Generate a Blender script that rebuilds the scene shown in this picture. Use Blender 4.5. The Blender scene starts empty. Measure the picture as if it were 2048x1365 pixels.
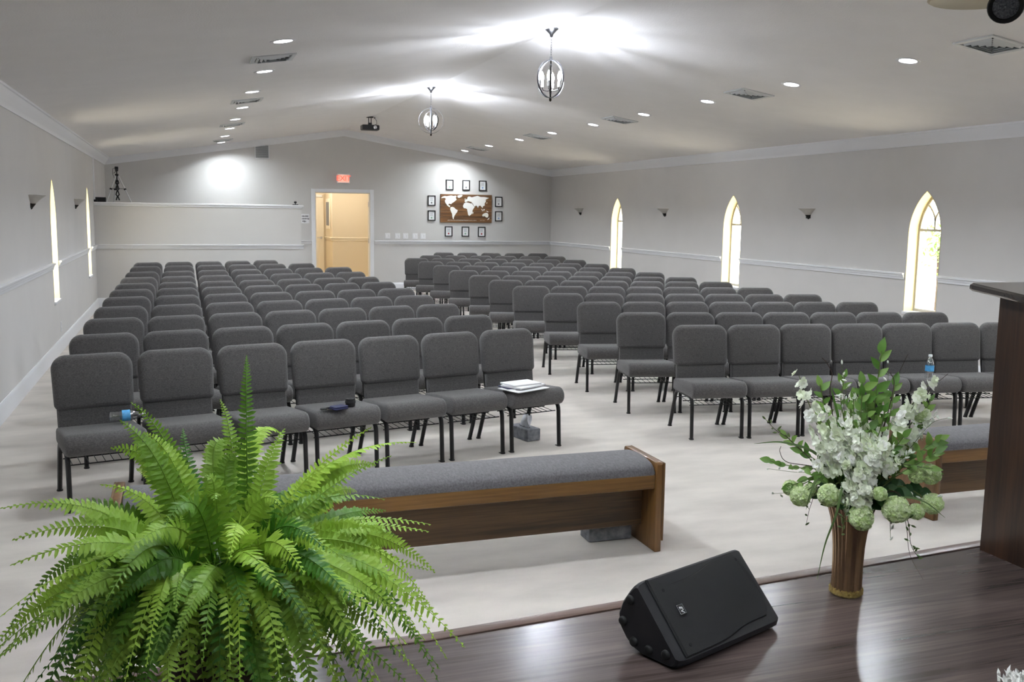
import bpy, math, random
from mathutils import Vector, Matrix
from math import sin, cos, pi, radians, sqrt, atan2

scene = bpy.context.scene
COL = scene.collection
rnd = random.Random(7)

# ------------------------------------------------------------------ camera
YAW, PITCH, ROLL, FPX = 0.33034, 0.1326, 0.01378, 1923.6
cam_data = bpy.data.cameras.new('camera')
cam_data.sensor_width = 36.0
cam_data.lens = FPX / 2048.0 * 36.0
cam_data.clip_end = 300
cam = bpy.data.objects.new('camera', cam_data)
COL.objects.link(cam)
_f = Vector((sin(YAW) * cos(PITCH), cos(YAW) * cos(PITCH), -sin(PITCH)))
_r = Vector((cos(YAW), -sin(YAW), 0))
_u = _r.cross(_f)
_rr = _r * cos(ROLL) + _u * sin(ROLL)
_uu = _u * cos(ROLL) - _r * sin(ROLL)
cam.matrix_world = Matrix(((_rr.x, _uu.x, -_f.x, 0), (_rr.y, _uu.y, -_f.y, 0), (_rr.z, _uu.z, -_f.z, 1.65), (0, 0, 0, 1)))
scene.camera = cam

# ------------------------------------------------------------------ world, sun, exposure
world = bpy.data.worlds.new('world')
scene.world = world
world.use_nodes = True
bgn = world.node_tree.nodes['Background']
bgn.inputs[0].default_value = (0.93, 0.97, 1.0, 1)
bgn.inputs[1].default_value = 4.5
sun_d = bpy.data.lights.new('sun', 'SUN')
sun_d.energy = 52.0
sun_d.angle = radians(1.0)
sun_d.color = (1.0, 0.945, 0.86)
sun = bpy.data.objects.new('sun', sun_d)
sun.rotation_euler = (radians(14), 0, 0)
COL.objects.link(sun)
vs = scene.view_settings
vs.view_transform = 'Standard'
vs.look = 'None'
vs.exposure = 0.75
vs.gamma = 1.0
vs.use_curve_mapping = False
DOWN_W, BULB_E, HALL_W = 14.6, 480.0, 11.0
try:
    scene.cycles.max_bounces = 8
    scene.cycles.diffuse_bounces = 5
    scene.cycles.transparent_max_bounces = 16
    scene.cycles.sample_clamp_indirect = 8.0
    scene.cycles.caustics_reflective = False
    scene.cycles.caustics_refractive = False
except Exception:
    pass

# ------------------------------------------------------------------ materials
MATS = {}
def lin(c):
    return tuple(((v / 255) / 12.92 if v / 255 <= 0.04045 else ((v / 255 + 0.055) / 1.055) ** 2.4) for v in c)

def nn(m, t, **kw):
    n = m.node_tree.nodes.new(t)
    for k, v in kw.items():
        setattr(n, k, v)
    return n

def mat(name, rgb, rough=0.6, metal=0.0, var=0.0, vscale=8.0, bump=0.0, bscale=60.0, stretch=(1, 1, 1), spec=0.5,
        transl=0.0, objvar=None, emit=0.0, coat=0.0, detail=3.0, sheen=0.0, trans=0.0, ior=1.45, alpha=1.0, rgb2=None):
    """procedural principled material: noise colour variation and fine noise relief"""
    m = bpy.data.materials.new(name)
    m.use_nodes = True
    nt = m.node_tree
    b = nt.nodes['Principled BSDF']
    c1 = lin(rgb)
    b.inputs['Base Color'].default_value = (*c1, 1)
    b.inputs['Roughness'].default_value = rough
    b.inputs['Metallic'].default_value = metal
    b.inputs['Specular IOR Level'].default_value = spec
    b.inputs['IOR'].default_value = ior
    b.inputs['Coat Weight'].default_value = coat
    b.inputs['Coat Roughness'].default_value = 0.08
    b.inputs['Sheen Weight'].default_value = sheen
    b.inputs['Transmission Weight'].default_value = trans
    b.inputs['Alpha'].default_value = alpha
    tc = nn(m, 'ShaderNodeTexCoord')
    mp = nn(m, 'ShaderNodeMapping')
    mp.inputs['Scale'].default_value = stretch
    nt.links.new(tc.outputs['Object'], mp.inputs['Vector'])
    col = None
    if var > 0 or rgb2 is not None:
        n = nn(m, 'ShaderNodeTexNoise')
        n.inputs['Scale'].default_value = vscale
        n.inputs['Detail'].default_value = detail
        nt.links.new(mp.outputs[0], n.inputs['Vector'])
        r = nn(m, 'ShaderNodeValToRGB')
        c2 = lin(rgb2) if rgb2 is not None else tuple(v * (1 - var) for v in c1)
        hi = c1 if rgb2 is not None else tuple(min(1, v * (1 + var)) for v in c1)
        r.color_ramp.elements[0].color = (*c2, 1)
        r.color_ramp.elements[1].color = (*hi, 1)
        r.color_ramp.elements[0].position = 0.3
        r.color_ramp.elements[1].position = 0.7
        nt.links.new(n.outputs['Fac'], r.inputs['Fac'])
        col = r.outputs[0]
    if objvar is not None:
        oi = nn(m, 'ShaderNodeObjectInfo')
        mx = nn(m, 'ShaderNodeMix', data_type='RGBA')
        mx.inputs[7].default_value = (*lin(objvar), 1)
        nt.links.new(oi.outputs['Random'], mx.inputs[0])
        if col is not None:
            nt.links.new(col, mx.inputs[6])
        else:
            mx.inputs[6].default_value = (*c1, 1)
        col = mx.outputs[2]
    if col is not None:
        nt.links.new(col, b.inputs['Base Color'])
    if bump > 0:
        n2 = nn(m, 'ShaderNodeTexNoise')
        n2.inputs['Scale'].default_value = bscale
        n2.inputs['Detail'].default_value = 2.0
        nt.links.new(mp.outputs[0], n2.inputs['Vector'])
        bp = nn(m, 'ShaderNodeBump')
        bp.inputs['Strength'].default_value = bump
        bp.inputs['Distance'].default_value = 0.01
        nt.links.new(n2.outputs['Fac'], bp.inputs['Height'])
        nt.links.new(bp.outputs[0], b.inputs['Normal'])
    if emit > 0:
        b.inputs['Emission Color'].default_value = (*c1, 1)
        b.inputs['Emission Strength'].default_value = emit
    if transl > 0:
        t = nn(m, 'ShaderNodeBsdfTranslucent')
        if col is not None:
            nt.links.new(col, t.inputs[0])
        else:
            t.inputs[0].default_value = (*c1, 1)
        ms = nn(m, 'ShaderNodeMixShader')
        ms.inputs[0].default_value = transl
        nt.links.new(b.outputs[0], ms.inputs[1])
        nt.links.new(t.outputs[0], ms.inputs[2])
        nt.links.new(ms.outputs[0], nt.nodes['Material Output'].inputs[0])
    MATS[name] = m
    return m

def wood(name, light, dark, rough=0.35, along='X', scale=3.0, coat=0.0, fine=14.0, spec=0.5, bump=0.05):
    """wood grain: long stretched noise bands plus fine streaks"""
    m = bpy.data.materials.new(name)
    m.use_nodes = True
    nt = m.node_tree
    b = nt.nodes['Principled BSDF']
    b.inputs['Roughness'].default_value = rough
    b.inputs['Coat Weight'].default_value = coat
    b.inputs['Coat Roughness'].default_value = 0.06
    b.inputs['Specular IOR Level'].default_value = spec
    tc = nn(m, 'ShaderNodeTexCoord')
    def noise(sc, st, det):
        mp = nn(m, 'ShaderNodeMapping')
        mp.inputs['Scale'].default_value = st
        nt.links.new(tc.outputs['Object'], mp.inputs['Vector'])
        n = nn(m, 'ShaderNodeTexNoise')
        n.inputs['Scale'].default_value = sc
        n.inputs['Detail'].default_value = det
        n.inputs['Distortion'].default_value = 0.8
        nt.links.new(mp.outputs[0], n.inputs['Vector'])
        return n.outputs['Fac']
    st = {'X': (0.10, 1, 1), 'Y': (1, 0.10, 1), 'Z': (1, 1, 0.10)}[along]
    a = noise(scale * 4, st, 5.0)
    c = noise(fine * 6, {'X': (0.04, 1, 1), 'Y': (1, 0.04, 1), 'Z': (1, 1, 0.04)}[along], 3.0)
    mx = nn(m, 'ShaderNodeMix')
    mx.inputs[0].default_value = 0.38
    nt.links.new(a, mx.inputs[2])
    nt.links.new(c, mx.inputs[3])
    r = nn(m, 'ShaderNodeValToRGB')
    r.color_ramp.elements[0].color = (*lin(dark), 1)
    r.color_ramp.elements[1].color = (*lin(light), 1)
    r.color_ramp.elements[0].position = 0.38
    r.color_ramp.elements[1].position = 0.62
    nt.links.new(mx.outputs[0], r.inputs['Fac'])
    nt.links.new(r.outputs[0], b.inputs['Base Color'])
    if bump > 0:
        bp = nn(m, 'ShaderNodeBump')
        bp.inputs['Strength'].default_value = bump
        bp.inputs['Distance'].default_value = 0.002
        nt.links.new(c, bp.inputs['Height'])
        nt.links.new(bp.outputs[0], b.inputs['Normal'])
    MATS[name] = m
    return m

def emission(name, rgb, strength):
    m = bpy.data.materials.new(name)
    m.use_nodes = True
    nt = m.node_tree
    nt.nodes.remove(nt.nodes['Principled BSDF'])
    e = nn(m, 'ShaderNodeEmission')
    e.inputs[0].default_value = (*lin(rgb), 1)
    e.inputs[1].default_value = strength
    nt.links.new(e.outputs[0], nt.nodes['Material Output'].inputs[0])
    MATS[name] = m
    return m

def pane_mat(name, gl=0.05, tint=(1, 1, 1)):
    m = bpy.data.materials.new(name)
    m.use_nodes = True
    nt = m.node_tree
    nt.nodes.remove(nt.nodes['Principled BSDF'])
    t = nn(m, 'ShaderNodeBsdfTransparent')
    g = nn(m, 'ShaderNodeBsdfGlossy')
    g.inputs['Roughness'].default_value = 0.02
    ms = nn(m, 'ShaderNodeMixShader')
    ms.inputs[0].default_value = gl
    t.inputs[0].default_value = (*tint, 1)
    nt.links.new(t.outputs[0], ms.inputs[1])
    nt.links.new(g.outputs[0], ms.inputs[2])
    nt.links.new(ms.outputs[0], nt.nodes['Material Output'].inputs[0])
    MATS[name] = m

mat('wall_paint', (210, 208, 206), 0.85, var=0.02, vscale=2, bump=0.06, bscale=160)
mat('ceiling_paint', (243, 241, 240), 0.9, bump=0.25, bscale=90, var=0.015, vscale=3)
mat('trim_white', (236, 237, 240), 0.35)
mat('carpet', (214, 207, 200), 0.95, var=0.11, vscale=2.2, bump=0.5, bscale=420, stretch=(1, 2.4, 1), spec=0.1, detail=6)
mat('jamb_daylit', (232, 220, 176), 0.6)  # pale yellow of daylight bouncing on the jambs, put into the colour
mat('window_frame', (176, 172, 162), 0.5)
mat('fabric', (90, 88, 88), 0.92, var=0.36, vscale=120, bump=0.35, bscale=500, spec=0.15, stretch=(1, 1, 2.2), detail=4, sheen=0.25)
mat('fabric_bench', (102, 100, 103), 0.92, var=0.26, vscale=130, bump=0.35, bscale=500, spec=0.15, stretch=(1, .35, 1), detail=4, sheen=0.25)
mat('black_metal', (22, 21, 21), 0.42, spec=0.5)
mat('black_plastic', (26, 26, 30), 0.42, bump=0.15, bscale=700)
mat('grille_black', (26, 26, 29), 0.6, bump=0.6, bscale=900)
mat('rubber_black', (14, 14, 15), 0.7)
mat('chrome', (205, 207, 212), 0.12, metal=1.0)
mat('nickel', (205, 205, 208), 0.35, metal=0.9)
mat('ring_steel', (118, 119, 123), 0.3, metal=0.9)
mat('dark_bronze', (38, 35, 32), 0.35, metal=0.6)
mat('alabaster', (226, 223, 217), 0.5, var=0.06, vscale=14, transl=0.3)
mat('white_plastic', (238, 238, 240), 0.4)
mat('grey_metal', (214, 217, 218), 0.45)
mat('vent_dark', (84, 86, 88), 0.8)
mat('grille_back', (128, 130, 134), 0.8)
mat('paper', (238, 238, 240), 0.8)
mat('ink', (60, 60, 70), 0.8)
mat('frame_black', (20, 19, 20), 0.4)
mat('map_white', (240, 238, 234), 0.6)
mat('print_blue', (150, 175, 215), 0.8)
mat('print_green', (150, 185, 165), 0.8)
mat('print_grey', (130, 132, 138), 0.8)
mat('print_red', (170, 80, 90), 0.8)
mat('tissue', (240, 242, 246), 0.9, transl=0.2)
mat('tissue_box_print', (150, 152, 158), 0.6, rgb2=(98, 101, 108), vscale=26, detail=5)
mat('navy', (44, 48, 84), 0.5)
mat('hall_wall', (228, 216, 194), 0.85)
mat('hall_white', (240, 232, 215), 0.6)
mat('label_blue', (90, 170, 225), 0.4, var=0.25, vscale=40)
mat('cap_white', (235, 240, 245), 0.4)
mat('tripod_silver', (205, 205, 207), 0.4, metal=0.3)
mat('exit_red', (235, 92, 70), 0.5, emit=0.9)
mat('exit_face', (250, 190, 170), 0.5, emit=0.35)
mat('fern_leaf', (58, 110, 28), 0.42, objvar=(176, 212, 80), transl=0.35, var=0.25, vscale=9, spec=0.5)
mat('fern_stem', (104, 120, 48), 0.6)
mat('planter', (58, 45, 36), 0.5, var=0.2, vscale=20)
mat('soil', (45, 34, 26), 0.95, bump=0.6, bscale=80)
mat('leaf_green', (78, 122, 46), 0.45, objvar=(132, 166, 84), transl=0.3, var=0.2, vscale=30)
mat('leaf_dark', (38, 74, 38), 0.5, objvar=(66, 104, 56), transl=0.2, var=0.2, vscale=30)
mat('grass_green', (92, 116, 66), 0.5, var=0.2, vscale=10, transl=0.2)
mat('stem_green', (86, 104, 52), 0.6)
mat('twig_brown', (58, 44, 36), 0.7)
mat('petal_white', (255, 255, 252), 0.6, objvar=(242, 250, 224), transl=0.25)
mat('petal_green', (238, 246, 214), 0.6, rgb2=(204, 226, 152), vscale=60, transl=0.3)
mat('bud_white', (240, 245, 235), 0.5, transl=0.2)
mat('gold_glitter', (216, 184, 120), 0.22, metal=0.85, var=0.6, vscale=260, bump=1.0, bscale=420)
mat('amber_glass', (204, 172, 132), 0.17, metal=0.8, rgb2=(108, 84, 68), vscale=7, stretch=(5, 5, 0.35), coat=0.5, detail=6)
mat('fluffy_white', (244, 244, 240), 0.95)
mat('beige_enamel', (176, 166, 140), 0.4)
mat('mesh_grey', (120, 124, 132), 0.5, metal=0.6, rgb2=(52, 54, 60), vscale=160)
mat('grass_ground', (168, 163, 148), 0.95, var=0.2, vscale=0.8)
wood('oak', (138, 101, 52), (94, 65, 30), 0.38, 'X', 1.6, coat=0.2)
wood('oak_end', (122, 88, 48), (80, 55, 28), 0.38, 'Z', 1.6, coat=0.2)
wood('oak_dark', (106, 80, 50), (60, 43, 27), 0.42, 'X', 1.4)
wood('stage_laminate', (92, 80, 77), (60, 51, 49), 0.22, 'X', 1.5, coat=0.0, bump=0.02, fine=10, spec=0.28)
wood('stage_nosing', (120, 100, 92), (88, 72, 66), 0.3, 'X', 2.0)
wood('pulpit_wood', (66, 44, 30), (36, 24, 18), 0.32, 'Z', 2.2, coat=0.2)
wood('pulpit_top', (58, 50, 46), (36, 30, 28), 0.16, 'X', 2.2, coat=0.6)
wood('map_board', (132, 92, 52), (80, 52, 28), 0.55, 'X', 3.0)
emission('lamp_white', (246, 247, 255), 14.0)
emission('bulb_white', (238, 244, 255), BULB_E)
emission('hall_lamp', (255, 232, 200), 12.0)
pane_mat('glass_pane')
pane_mat('clear_plastic', 0.38, (.90, .93, .96))

# ------------------------------------------------------------------ mesh helpers
class MB:
    def __init__(s):
        s.v = []; s.f = []
    def add(s, vs_, fs_):
        o = len(s.v)
        s.v.extend([tuple(p) for p in vs_])
        s.f.extend([tuple(i + o for i in q) for q in fs_])
        return s
    def quad(s, a, b, c, d):
        return s.add([a, b, c, d], [(0, 1, 2, 3)])
    def box(s, x0, x1, y0, y1, z0, z1, M=None):
        p = [(x0, y0, z0), (x1, y0, z0), (x1, y1, z0), (x0, y1, z0), (x0, y0, z1), (x1, y0, z1), (x1, y1, z1), (x0, y1, z1)]
        if M is not None:
            p = [M @ Vector(q) for q in p]
        return s.add(p, [(0, 3, 2, 1), (4, 5, 6, 7), (0, 1, 5, 4), (1, 2, 6, 5), (2, 3, 7, 6), (3, 0, 4, 7)])
    def bbox(s, x0, x1, y0, y1, z0, z1, b=0.004, M=None):
        """box with chamfered edges"""
        out = [(-1, -1), (1, -1), (1, 1), (-1, 1)]
        cx, cy, hx, hy = (x0 + x1) / 2, (y0 + y1) / 2, (x1 - x0) / 2, (y1 - y0) / 2
        b = min(b, hx * .49, hy * .49, (z1 - z0) * .49)
        def ring(ins, z):
            r = []
            for sx, sy in out:
                ax, ay = hx - ins, hy - ins
                if sx * sy > 0:
                    r += [(cx + sx * ax, cy + sy * (ay - b), z), (cx + sx * (ax - b), cy + sy * ay, z)]
                else:
                    r += [(cx + sx * (ax - b), cy + sy * ay, z), (cx + sx * ax, cy + sy * (ay - b), z)]
            return r
        rings = [ring(b, z0), ring(0, z0 + b), ring(0, z1 - b), ring(b, z1)]
        if M is not None:
            rings = [[M @ Vector(q) for q in r] for r in rings]
        return s.loft(rings, True, True)
    def loft(s, rings, cap0=False, cap1=False, closed=True):
        n = len(rings[0]); o = len(s.v)
        for r in rings:
            s.v.extend([tuple(p) for p in r])
        for i in range(len(rings) - 1):
            for j in range(n if closed else n - 1):
                a = o + i * n + j; b = o + i * n + (j + 1) % n
                s.f.append((a, b, b + n, a + n))
        if cap0:
            s.f.append(tuple(o + j for j in reversed(range(n))))
        if cap1:
            s.f.append(tuple(o + (len(rings) - 1) * n + j for j in range(n)))
        return s
    def tube(s, pts, r, n=8, cap=True, r2=None, flat=None):
        """tube along points; r a number or list; flat=(axis Vector, factor) squeezes the section"""
        pts = [Vector(p) for p in pts]
        rs = r if isinstance(r, (list, tuple)) else [r] * len(pts)
        rings = []
        up = None
        for i, p in enumerate(pts):
            t = (pts[min(i + 1, len(pts) - 1)] - pts[max(i - 1, 0)])
            if t.length < 1e-9:
                t = Vector((0, 0, 1))
            t.normalize()
            if up is None:
                up = Vector((0, 0, 1)) if abs(t.z) < 0.9 else Vector((1, 0, 0))
            a = (up - t * up.dot(t))
            if a.length < 1e-6:
                a = Vector((0, 1, 0)) - t * t.y
            a.normalize()
            up = a
            b = t.cross(a)
            ring = []
            for k in range(n):
                an = 2 * pi * k / n
                d = a * cos(an) + b * sin(an)
                if flat is not None:
                    d = d - flat[0] * d.dot(flat[0]) * (1 - flat[1])
                ring.append(p + d * rs[i])
            rings.append(ring)
        return s.loft(rings, cap, cap)
    def lathe(s, prof, n=24, M=None, cap0=False, cap1=False, ribs=0, amp=0.0, a0=0.0, a1=2 * pi):
        rings = []
        full = abs(a1 - a0 - 2 * pi) < 1e-6
        m = n if full else n + 1
        for (r, z) in prof:
            ring = []
            for k in range(m):
                a = a0 + (a1 - a0) * k / n
                rr = r * (1 + amp * cos(ribs * a)) if ribs else r
                ring.append(Vector((rr * cos(a), rr * sin(a), z)))
            rings.append(ring)
        if M is not None:
            rings = [[M @ q for q in r] for r in rings]
        return s.loft(rings, cap0, cap1, full)
    def pillow(s, outline, half, rad, fn, seg=4):
        """closed 2-D outline swept to a rounded slab; fn(a, b, d) -> 3-D point, d from -half to half"""
        n = len(outline)
        nor = []
        for i in range(n):
            p0 = outline[i - 1]; p1 = outline[(i + 1) % n]
            tx, ty = p1[0] - p0[0], p1[1] - p0[1]
            l = sqrt(tx * tx + ty * ty) or 1
            nor.append((ty / l, -tx / l))
        lay = []
        for k in range(seg + 1):
            a = pi / 2 * k / seg
            lay.append((rad * (1 - sin(a)), -(half - rad) - rad * cos(a)))
        lay += [(i_, -d_) for i_, d_ in reversed(lay)]
        rings = [[fn(p[0] - m[0] * ins, p[1] - m[1] * ins, d) for p, m in zip(outline, nor)] for ins, d in lay]
        return s.loft(rings, True, True)
    def poly(s, pts, depth=None):
        """flat polygon, or prism when depth vector given"""
        if depth is None:
            return s.add(pts, [tuple(range(len(pts)))])
        n = len(pts); d = Vector(depth)
        q = [Vector(p) + d for p in pts]
        fs_ = [tuple(range(n)), tuple(reversed(range(n, 2 * n)))] + [(i, i + n, (i + 1) % n + n, (i + 1) % n) for i in range(n)]
        return s.add(list(pts) + q, fs_)
    def build(s, name, material, parent=None, smooth=35, fix=True):
        me = bpy.data.meshes.new(name)
        me.from_pydata(s.v, [], s.f)
        if fix:
            import bmesh
            bm = bmesh.new(); bm.from_mesh(me)
            bmesh.ops.recalc_face_normals(bm, faces=bm.faces)
            bm.to_mesh(me); bm.free()
        me.materials.append(MATS[material])
        if smooth:
            me.shade_smooth()
            me.set_sharp_from_angle(angle=radians(smooth))
        o = bpy.data.objects.new(name, me)
        COL.objects.link(o)
        if parent is not None:
            o.parent = parent
        return o

def rrect(w0, w1, h0, h1, rb, rt, n=5):
    """rounded rectangle outline, counter-clockwise; rb bottom corner radius, rt top"""
    out = []
    for cx, cy, r, a in ((w1 - rb, h0 + rb, rb, -pi / 2), (w1 - rt, h1 - rt, rt, 0), (w0 + rt, h1 - rt, rt, pi / 2), (w0 + rb, h0 + rb, rb, pi)):
        for k in range(n + 1):
            t = a + pi / 2 * k / n
            out.append((cx + r * cos(t), cy + r * sin(t)))
    return out

def tag(o, label=None, cat=None, group=None, kind=None):
    if label: o['label'] = label
    if cat: o['category'] = cat
    if group: o['group'] = group
    if kind: o['kind'] = kind
    return o

def empty(name, loc=(0, 0, 0), rz=0.0, label=None, cat=None, group=None, kind=None):
    o = bpy.data.objects.new(name, None)
    o.empty_display_size = 0.1
    o.location = loc
    o.rotation_euler = (0, 0, rz)
    COL.objects.link(o)
    return tag(o, label, cat, group, kind)

def copy_tree(o, parent=None):
    kids = list(o.children)
    c = o.copy()
    COL.objects.link(c)
    c.parent = parent
    for k in kids:
        copy_tree(k, c)
    return c

def text_obj(name, body, size, material, parent, loc, rot, extrude=0.0006, align='CENTER', shear=0.0, space=1.0):
    cu = bpy.data.curves.new(name, 'FONT')
    cu.body = body; cu.size = size; cu.extrude = extrude
    cu.align_x = align; cu.align_y = 'CENTER'; cu.shear = shear; cu.space_character = space
    cu.materials.append(MATS[material])
    o = bpy.data.objects.new(name, cu)
    COL.objects.link(o)
    bpy.context.view_layer.update()
    me = bpy.data.meshes.new_from_object(o.evaluated_get(bpy.context.evaluated_depsgraph_get()))
    bpy.data.objects.remove(o)
    m = bpy.data.objects.new(name, me)
    COL.objects.link(m)
    if not me.materials:
        me.materials.append(MATS[material])
    m.location = loc; m.rotation_euler = rot
    m.parent = parent
    return m
# ------------------------------------------------------------------ the room shell
XL, XR, YB, YF, XC = -1.355, 7.74, 20.03, -3.0, 3.19
ZR, SL = 3.28, 0.155
STG = 0.30
def ceil_z(x):
    return ZR - SL * abs(x - XC)

def struct(o):
    return tag(o, kind='structure')

m = MB(); m.box(XL - .2, XR + .2, YF - .2, YB, -0.12, 0.0); struct(m.build('floor', 'carpet', smooth=0))
m = MB()
prof = [(XL - .2, ceil_z(XL - .2)), (XC, ZR), (XR + .2, ceil_z(XR + .2)), (XR + .2, ceil_z(XR + .2) + .12), (XC, ZR + .12), (XL - .2, ceil_z(XL - .2) + .12)]
m.loft([[(x, y, z) for x, z in prof] for y in (YF - .2, YB + .2)], True, True)
struct(m.build('ceiling', 'ceiling_paint', smooth=0))

WIN_W, WIN_SILL, WIN_SPR, WIN_TOP = 0.25, 0.60, 1.47, 1.955
def arch(w, sill, spring, top, n=12):
    h = top - spring
    c = (h * h - w * w) / (2 * w); R = w + c
    a1 = atan2(h, c)
    pts = [(-w, sill)]
    right = [(-c + R * cos(a1 * k / n), spring + R * sin(a1 * k / n)) for k in range(n + 1)]
    pts += [(-x, z) for x, z in right]
    pts += list(reversed(right))[1:]
    pts.append((w, sill))
    return pts

def side_wall(name, X, out, centres):
    mb = MB()
    T = 2.62
    ar = arch(WIN_W, WIN_SILL, WIN_SPR, WIN_TOP)
    for d in (0.0, out * 0.2):
        x = X + d
        cur = YF
        for c in sorted(centres):
            mb.quad((x, cur, 0), (x, c - WIN_W, 0), (x, c - WIN_W, T), (x, cur, T))
            mb.quad((x, c - WIN_W, 0), (x, c + WIN_W, 0), (x, c + WIN_W, WIN_SILL), (x, c - WIN_W, WIN_SILL))
            for p, q in zip(ar[1:-1], ar[2:-1]):
                mb.quad((x, c + p[0], p[1]), (x, c + q[0], q[1]), (x, c + q[0], T), (x, c + p[0], T))
            cur = c + WIN_W
        mb.quad((x, cur, 0), (x, YB, 0), (x, YB, T), (x, cur, T))
    return struct(mb.build(name, 'wall_paint', smooth=0, fix=False))
WINR, WINL = [4.65, 8.62, 12.56, 16.59], [11.90, 16.17]  # nearest right window is out of view, added to let in more daylight
wall_r = side_wall('wall_right', XR, 1, WINR)
wall_l = side_wall('wall_left', XL, -1, WINL)

DX0, DX1, DZ = 2.585, 3.715, 2.02
m = MB()
for y in (YB, YB + .14):
    m.add([(XL - .2, y, 0), (DX0, y, 0), (DX0, y, ceil_z(DX0)), (XL - .2, y, ceil_z(XL - .2))], [(0, 1, 2, 3)])
    m.add([(DX0, y, DZ), (DX1, y, DZ), (DX1, y, ceil_z(DX1)), (XC, y, ZR), (DX0, y, ceil_z(DX0))], [(0, 1, 2, 3, 4)])
    m.add([(DX1, y, 0), (XR + .2, y, 0), (XR + .2, y, ceil_z(XR + .2)), (DX1, y, ceil_z(DX1))], [(0, 1, 2, 3)])
struct(m.build('wall_back', 'wall_paint', smooth=0, fix=False))
m = MB()
m.add([(XL - .2, YF, 0), (XR + .2, YF, 0), (XR + .2, YF, ceil_z(XR + .2)), (XC, YF, ZR), (XL - .2, YF, ceil_z(XL - .2))], [(0, 1, 2, 3, 4)])
struct(m.build('wall_front', 'wall_paint', smooth=0, fix=False))

# booth half wall in front of the back wall, with cap and rail
BX, BY = 1.985, 17.30
m = MB(); m.box(XL - .02, BX, BY, BY + .12, 0, 1.70); struct(m.build('wall_booth', 'wall_paint', smooth=0))
m = MB(); m.bbox(XL, BX + .05, BY - .035, BY + .16, 1.70, 1.735, .006); m.bbox(XL, BX + .025, BY - .018, BY + .13, 1.672, 1.70, .004)
struct(m.build('trim_1', 'trim_white'))

RAIL = [(0, .960), (.012, .962), (.014, .985), (.021, .990), (.023, 1.008), (.036, 1.016), (.038, 1.030), (.030, 1.036), (0, 1.036)]
BASE = [(0, 0), (.018, 0), (.018, .125), (.012, .142), (.006, .152), (0, .152)]
CROWN = [(0, 2.448), (.012, 2.448), (.014, 2.466), (.030, 2.486), (.058, 2.524), (.078, 2.552), (.082, 2.570), (.098, 2.572), (.098, 2.596), (0, 2.586)]
def run_y(mb, prof, X, s, y0, y1):
    mb.loft([[(X + s * d, y, z) for d, z in prof] for y in (y0, y1)], True, True)
def run_x(mb, prof, Y, x0, x1, s=-1):
    mb.loft([[(x, Y + s * d, z) for d, z in prof] for x in (x0, x1)], True, True)
def gaps(centres, y1):
    cur, out = YF, []
    for c in centres:
        out.append((cur, c - WIN_W - .012)); cur = c + WIN_W + .012
    return out + [(cur, y1)]
m = MB()
for a, b in gaps(WINL, BY): run_y(m, RAIL, XL, 1, a, b)
run_y(m, RAIL, XL, 1, BY + .12, YB)
struct(m.build('trim_2', 'trim_white'))
m = MB()
for a, b in gaps(WINR, YB): run_y(m, RAIL, XR, -1, a, b)
struct(m.build('trim_3', 'trim_white'))
m = MB(); run_x(m, RAIL, YB, DX1 + .085, XR); run_x(m, RAIL, YB, XL, DX0 - .085); struct(m.build('trim_4', 'trim_white'))
m = MB(); run_x(m, [(d * 1.25, z + .008) for d, z in RAIL], BY, XL, BX + .04); struct(m.build('trim_5', 'trim_white'))
m = MB(); run_y(m, CROWN, XL, 1, YF, YB); struct(m.build('trim_6', 'trim_white'))
m = MB(); run_y(m, CROWN, XR, -1, YF, YB); struct(m.build('trim_7', 'trim_white'))
m = MB()
CR2 = [(d, z - 2.576) for d, z in CROWN]
for a, b in ((XL, XC), (XC, XR)):
    m.loft([[(x, YB - d, ceil_z(x) + z) for d, z in CR2] for x in (a, b)], True, True)
struct(m.build('trim_8', 'trim_white'))
m = MB(); run_y(m, BASE, XL, 1, 2.9, BY); struct(m.build('baseboard_left', 'trim_white'))
m = MB(); run_y(m, BASE, XR, -1, 2.9, YB); struct(m.build('baseboard_right', 'trim_white'))
m = MB(); run_x(m, BASE, YB, DX1 + .085, XR); run_x(m, BASE, YB, BX, DX0 - .085); struct(m.build('baseboard_back', 'trim_white'))
m = MB(); run_x(m, BASE, BY, XL, BX); struct(m.build('baseboard_booth', 'trim_white'))

# stage platform with nosing
edge = [(XL, 2.885), (0.70, 2.868), (XC, 3.068), (5.68, 2.868), (XR, 2.885)]
m = MB()
top = [(XL, YF, STG), (XR, YF, STG)] + [(x, y - .055, STG) for x, y in reversed(edge)]
m.poly(top, (0, 0, -STG + .002))
struct(m.build('stage_floor', 'stage_laminate', smooth=0))
m = MB()
sec = [(-.052, STG - .02), (-.052, STG + .004), (-.046, STG + .007), (-.006, STG + .007), (.002, STG + .002), (.002, 0.0), (-.02, 0.0)]
m.loft([[(x, y + d, z) for d, z in sec] for x, y in edge], True, True)
struct(m.build('trim_9', 'stage_nosing', smooth=30))

# windows -----------------------------------------------------------
def strip(mb, pts, fn, wid, d0, d1):
    """moulded bar of width wid along 2-D points, between depths d0 and d1"""
    rings = []
    for i, p in enumerate(pts):
        a = pts[max(i - 1, 0)]; b = pts[min(i + 1, len(pts) - 1)]
        tx, tz = b[0] - a[0], b[1] - a[1]
        l = sqrt(tx * tx + tz * tz)
        nx, nz = -tz / l * wid / 2, tx / l * wid / 2
        rings.append([fn(p[0] + nx, d0, p[1] + nz), fn(p[0] - nx, d0, p[1] - nz), fn(p[0] - nx, d1, p[1] - nz), fn(p[0] + nx, d1, p[1] + nz)])
    mb.loft(rings, True, True)

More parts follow.
